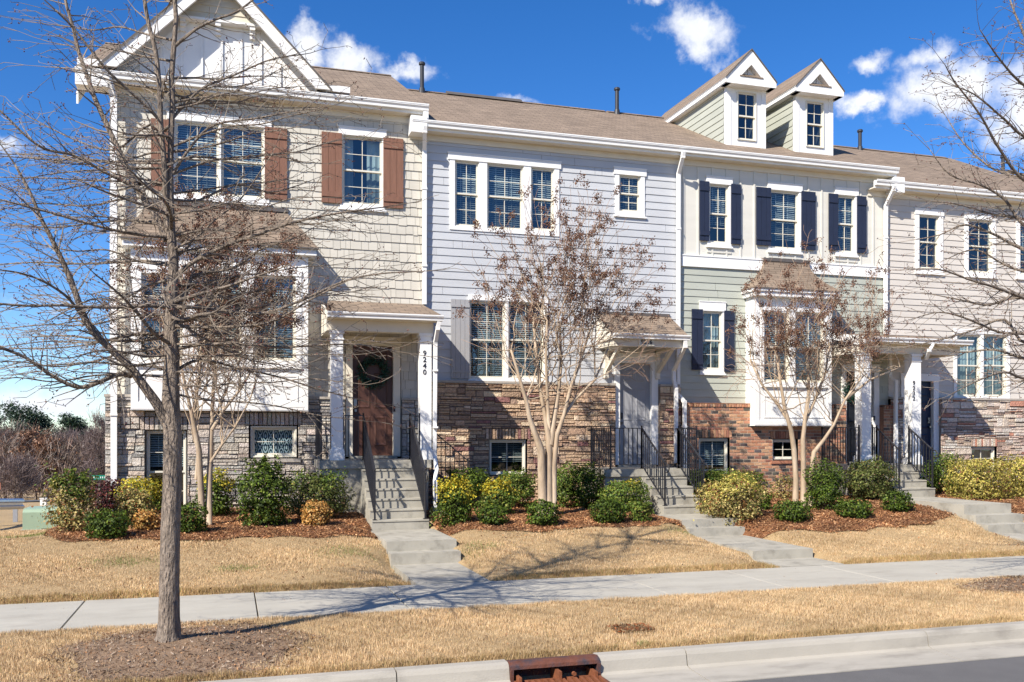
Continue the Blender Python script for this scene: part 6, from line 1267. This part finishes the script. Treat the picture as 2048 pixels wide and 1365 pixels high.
# side street going past the end house
rs = MB(); ys = np.concatenate([np.arange(8.0, 22, .5), np.arange(22, 70, 1.0), np.arange(70, 112, 3.)]); SR = lambda y: -12.2 + max(0, y - 20) * .10 - max(0, y - 60) * .05
for a, b in zip(ys, ys[1:]):
    for k in range(7): x = lambda q, y: SR(y) - 6.5 + 6.5 * q / 7; rs.face([(x(k, a), a, gh(x(k, a), a) + .05), (x(k + 1, a), a, gh(x(k + 1, a), a) + .05), (x(k + 1, b), b, gh(x(k + 1, b), b) + .05), (x(k, b), b, gh(x(k, b), b) + .05)])
tag(rs.build('side_road', ROADM), kind='structure')
HAZEC = .0
def far_tree(px, v, ytop, ybot, w_px, kind, label, seed):
    r = np.random.default_rng(seed); u = U(px, v); s = DEP(px, v) / FPX; zb = gh(u, v); zt = Z(px, ytop, v); h = zt - zb; w = w_px * s
    nm = 'pine_tree' if kind == 'pine' else ('leafy_oak' if kind == 'brown' else 'bare_tree'); e = empty(nm, (u, v, zb), label, 'tree', {'pine': 'pines above the far woods', 'brown': 'oaks holding brown leaves in the far woods', 'bare': 'bare trees at the edge of the far woods'}[kind]); mb = MB()
    mb.tube([(u, v, zb - .3), (u, v, zb + h * .5), (u + .1, v, zt - h * .08)], [h * .022, h * .016, h * .004], 6)
    cl = []; 
    for k in range(26 if kind == 'pine' else 34):
        a = r.uniform(0, 6.28); t = r.uniform(.38 if kind == 'pine' else .25, .97); rad = w / 2 * (1 - abs(t - .62) * 1.3) * r.uniform(.5, 1.05); p = (u + cos(a) * rad, v + sin(a) * rad, zb + h * t); cl.append(p); mb.tube([(u, v, zb + h * t * .75), ((u + p[0]) / 2, (v + p[1]) / 2, zb + h * t * .92), p], [h * .006, h * .004, h * .002], 4)
    mb.build('trunk', BARKT, e)
    cl = np.array(cl)
    if kind in ('pine', 'brown'):
        n = 9500 if kind == 'pine' else 5200; c = cl[r.integers(0, len(cl), n)] + r.normal(size=(n, 3)) * np.array([w * .10, w * .10, w * .075]); d = r.normal(size=(n, 3)); d /= np.linalg.norm(d, axis=1, keepdims=True); b = np.cross(d, r.normal(size=(n, 3))); b /= np.linalg.norm(b, axis=1, keepdims=True)
        L_ = r.uniform(.10, .26, (n, 1)) * (1 if kind == 'pine' else .8); W_ = L_ * .3; P_ = np.stack([c - d * L_, c + b * W_, c + d * L_, c - b * W_], 1)
        pal = [((.028, .055, .026), 4), ((.045, .075, .034), 3), ((.014, .028, .015), 3)] if kind == 'pine' else [((.22, .11, .06), 4), ((.30, .16, .09), 3), ((.13, .07, .045), 3)]
        np_mesh('crown', P_, 4, LEAF, pick(pal, n) * r.uniform(.7, 1.3, (n, 1)), e)
    else:
        n = 2600; i = r.integers(0, len(cl), n); c = cl[i] + r.normal(size=(n, 3)) * w * .07; d = r.normal(size=(n, 3)) * .6 + (c - np.array([u, v, zb + h * .3])) / h + np.array([0, 0, .5]); d /= np.linalg.norm(d, axis=1, keepdims=True); L_ = r.uniform(.3, .9, (n, 1)); b = np.cross(d, r.normal(size=(n, 3))); b /= np.linalg.norm(b, axis=1, keepdims=True)
        P_ = np.stack([c - b * .014, c + b * .014, c + d * L_ + b * .006, c + d * L_ - b * .006], 1); np_mesh('crown', P_, 4, LEAF, pick([((.17, .125, .11), 3), ((.22, .16, .14), 2), ((.12, .085, .08), 2)], n), e)
    return e
far_tree(40, 118, 806, 1000, 105, 'pine', 'broad dark pine, the leftmost one above the woods', 1)
far_tree(-25, 122, 822, 1000, 80, 'pine', 'dark pine cut off by the left edge', 2)
far_tree(148, 118, 826, 1000, 72, 'pine', 'rounded pine standing left of the house corner', 3)
far_tree(8, 100, 868, 1000, 70, 'bare', 'bare greyish tree at the left edge under the pines', 9)
far_tree(72, 98, 862, 1000, 70, 'brown', 'oak with dry rusty leaves below the broad pine', 4)
far_tree(95, 96, 878, 1000, 56, 'brown', 'lower rusty oak right of the larger rusty one', 5)
far_tree(30, 72, 930, 1000, 90, 'bare', 'low spreading bare tree above the guardrail', 12)
far_tree(125, 100, 868, 1000, 70, 'bare', 'bare tree between the rusty oaks and the rounded pine', 6)
far_tree(165, 98, 872, 1000, 80, 'bare', 'bare tree below the rounded pine', 7)
far_tree(200, 96, 866, 1000, 76, 'bare', 'bare tree beside the house corner', 8)
far_tree(200, 70, 838, 1000, 60, 'bare', 'taller bare tree nearer the house corner', 14)
# the woods as a mass
r = np.random.default_rng(77); n = 70000; u = r.uniform(-75, 2, n); v = r.uniform(86, 128, n); zb = gz(u, v); top = 5.4 + 1.2 * np.sin(u * .5) + .8 * np.sin(u * 1.3 + 2) + (v - 86) * .045; t = r.random(n) ** .8; c = np.stack([u, v, zb + t * top], 1)
d = r.normal(size=(n, 3)) * np.array([.6, .6, .4]) + np.array([0, 0, .8]); d /= np.linalg.norm(d, axis=1, keepdims=True); b = np.cross(d, r.normal(size=(n, 3))); b /= np.linalg.norm(b, axis=1, keepdims=True); L_ = r.uniform(.3, 1.3, (n, 1)); W_ = r.uniform(.012, .05, (n, 1))
P_ = np.stack([c - b * W_, c + b * W_, c + d * L_ + b * W_ * .5, c + d * L_ - b * W_ * .5], 1); col = pick([((.15, .105, .08), 4), ((.19, .135, .10), 3), ((.095, .07, .055), 3), ((.19, .10, .06), 1.5)], n) * r.uniform(.7, 1.25, (n, 1))
tag(np_mesh('far_woods', P_, 4, LEAF, col), kind='stuff')
# tree line added unseen across the street, to darken what lower windows mirror
n = 26000; r = np.random.default_rng(5); u = r.uniform(-60, 70, n); v = -38 - r.random(n) * 10; t = r.random(n); top = 8.5 + 2.2 * np.sin(u * .21) + 1.4 * np.sin(u * .63 + 1); c = np.stack([u, v, -.4 + t * top], 1)
d = r.normal(size=(n, 3)); d /= np.linalg.norm(d, axis=1, keepdims=True); b = np.cross(d, r.normal(size=(n, 3))); b /= np.linalg.norm(b, axis=1, keepdims=True); L_ = r.uniform(.3, .9, (n, 1)); P_ = np.stack([c - d * L_, c + b * L_ * .5, c + d * L_, c - b * L_ * .5], 1)
tag(np_mesh('added_tree_line', P_, 4, LEAF, pick([((.06, .075, .04), 4), ((.12, .095, .07), 3), ((.035, .045, .03), 3)], n)), kind='stuff')
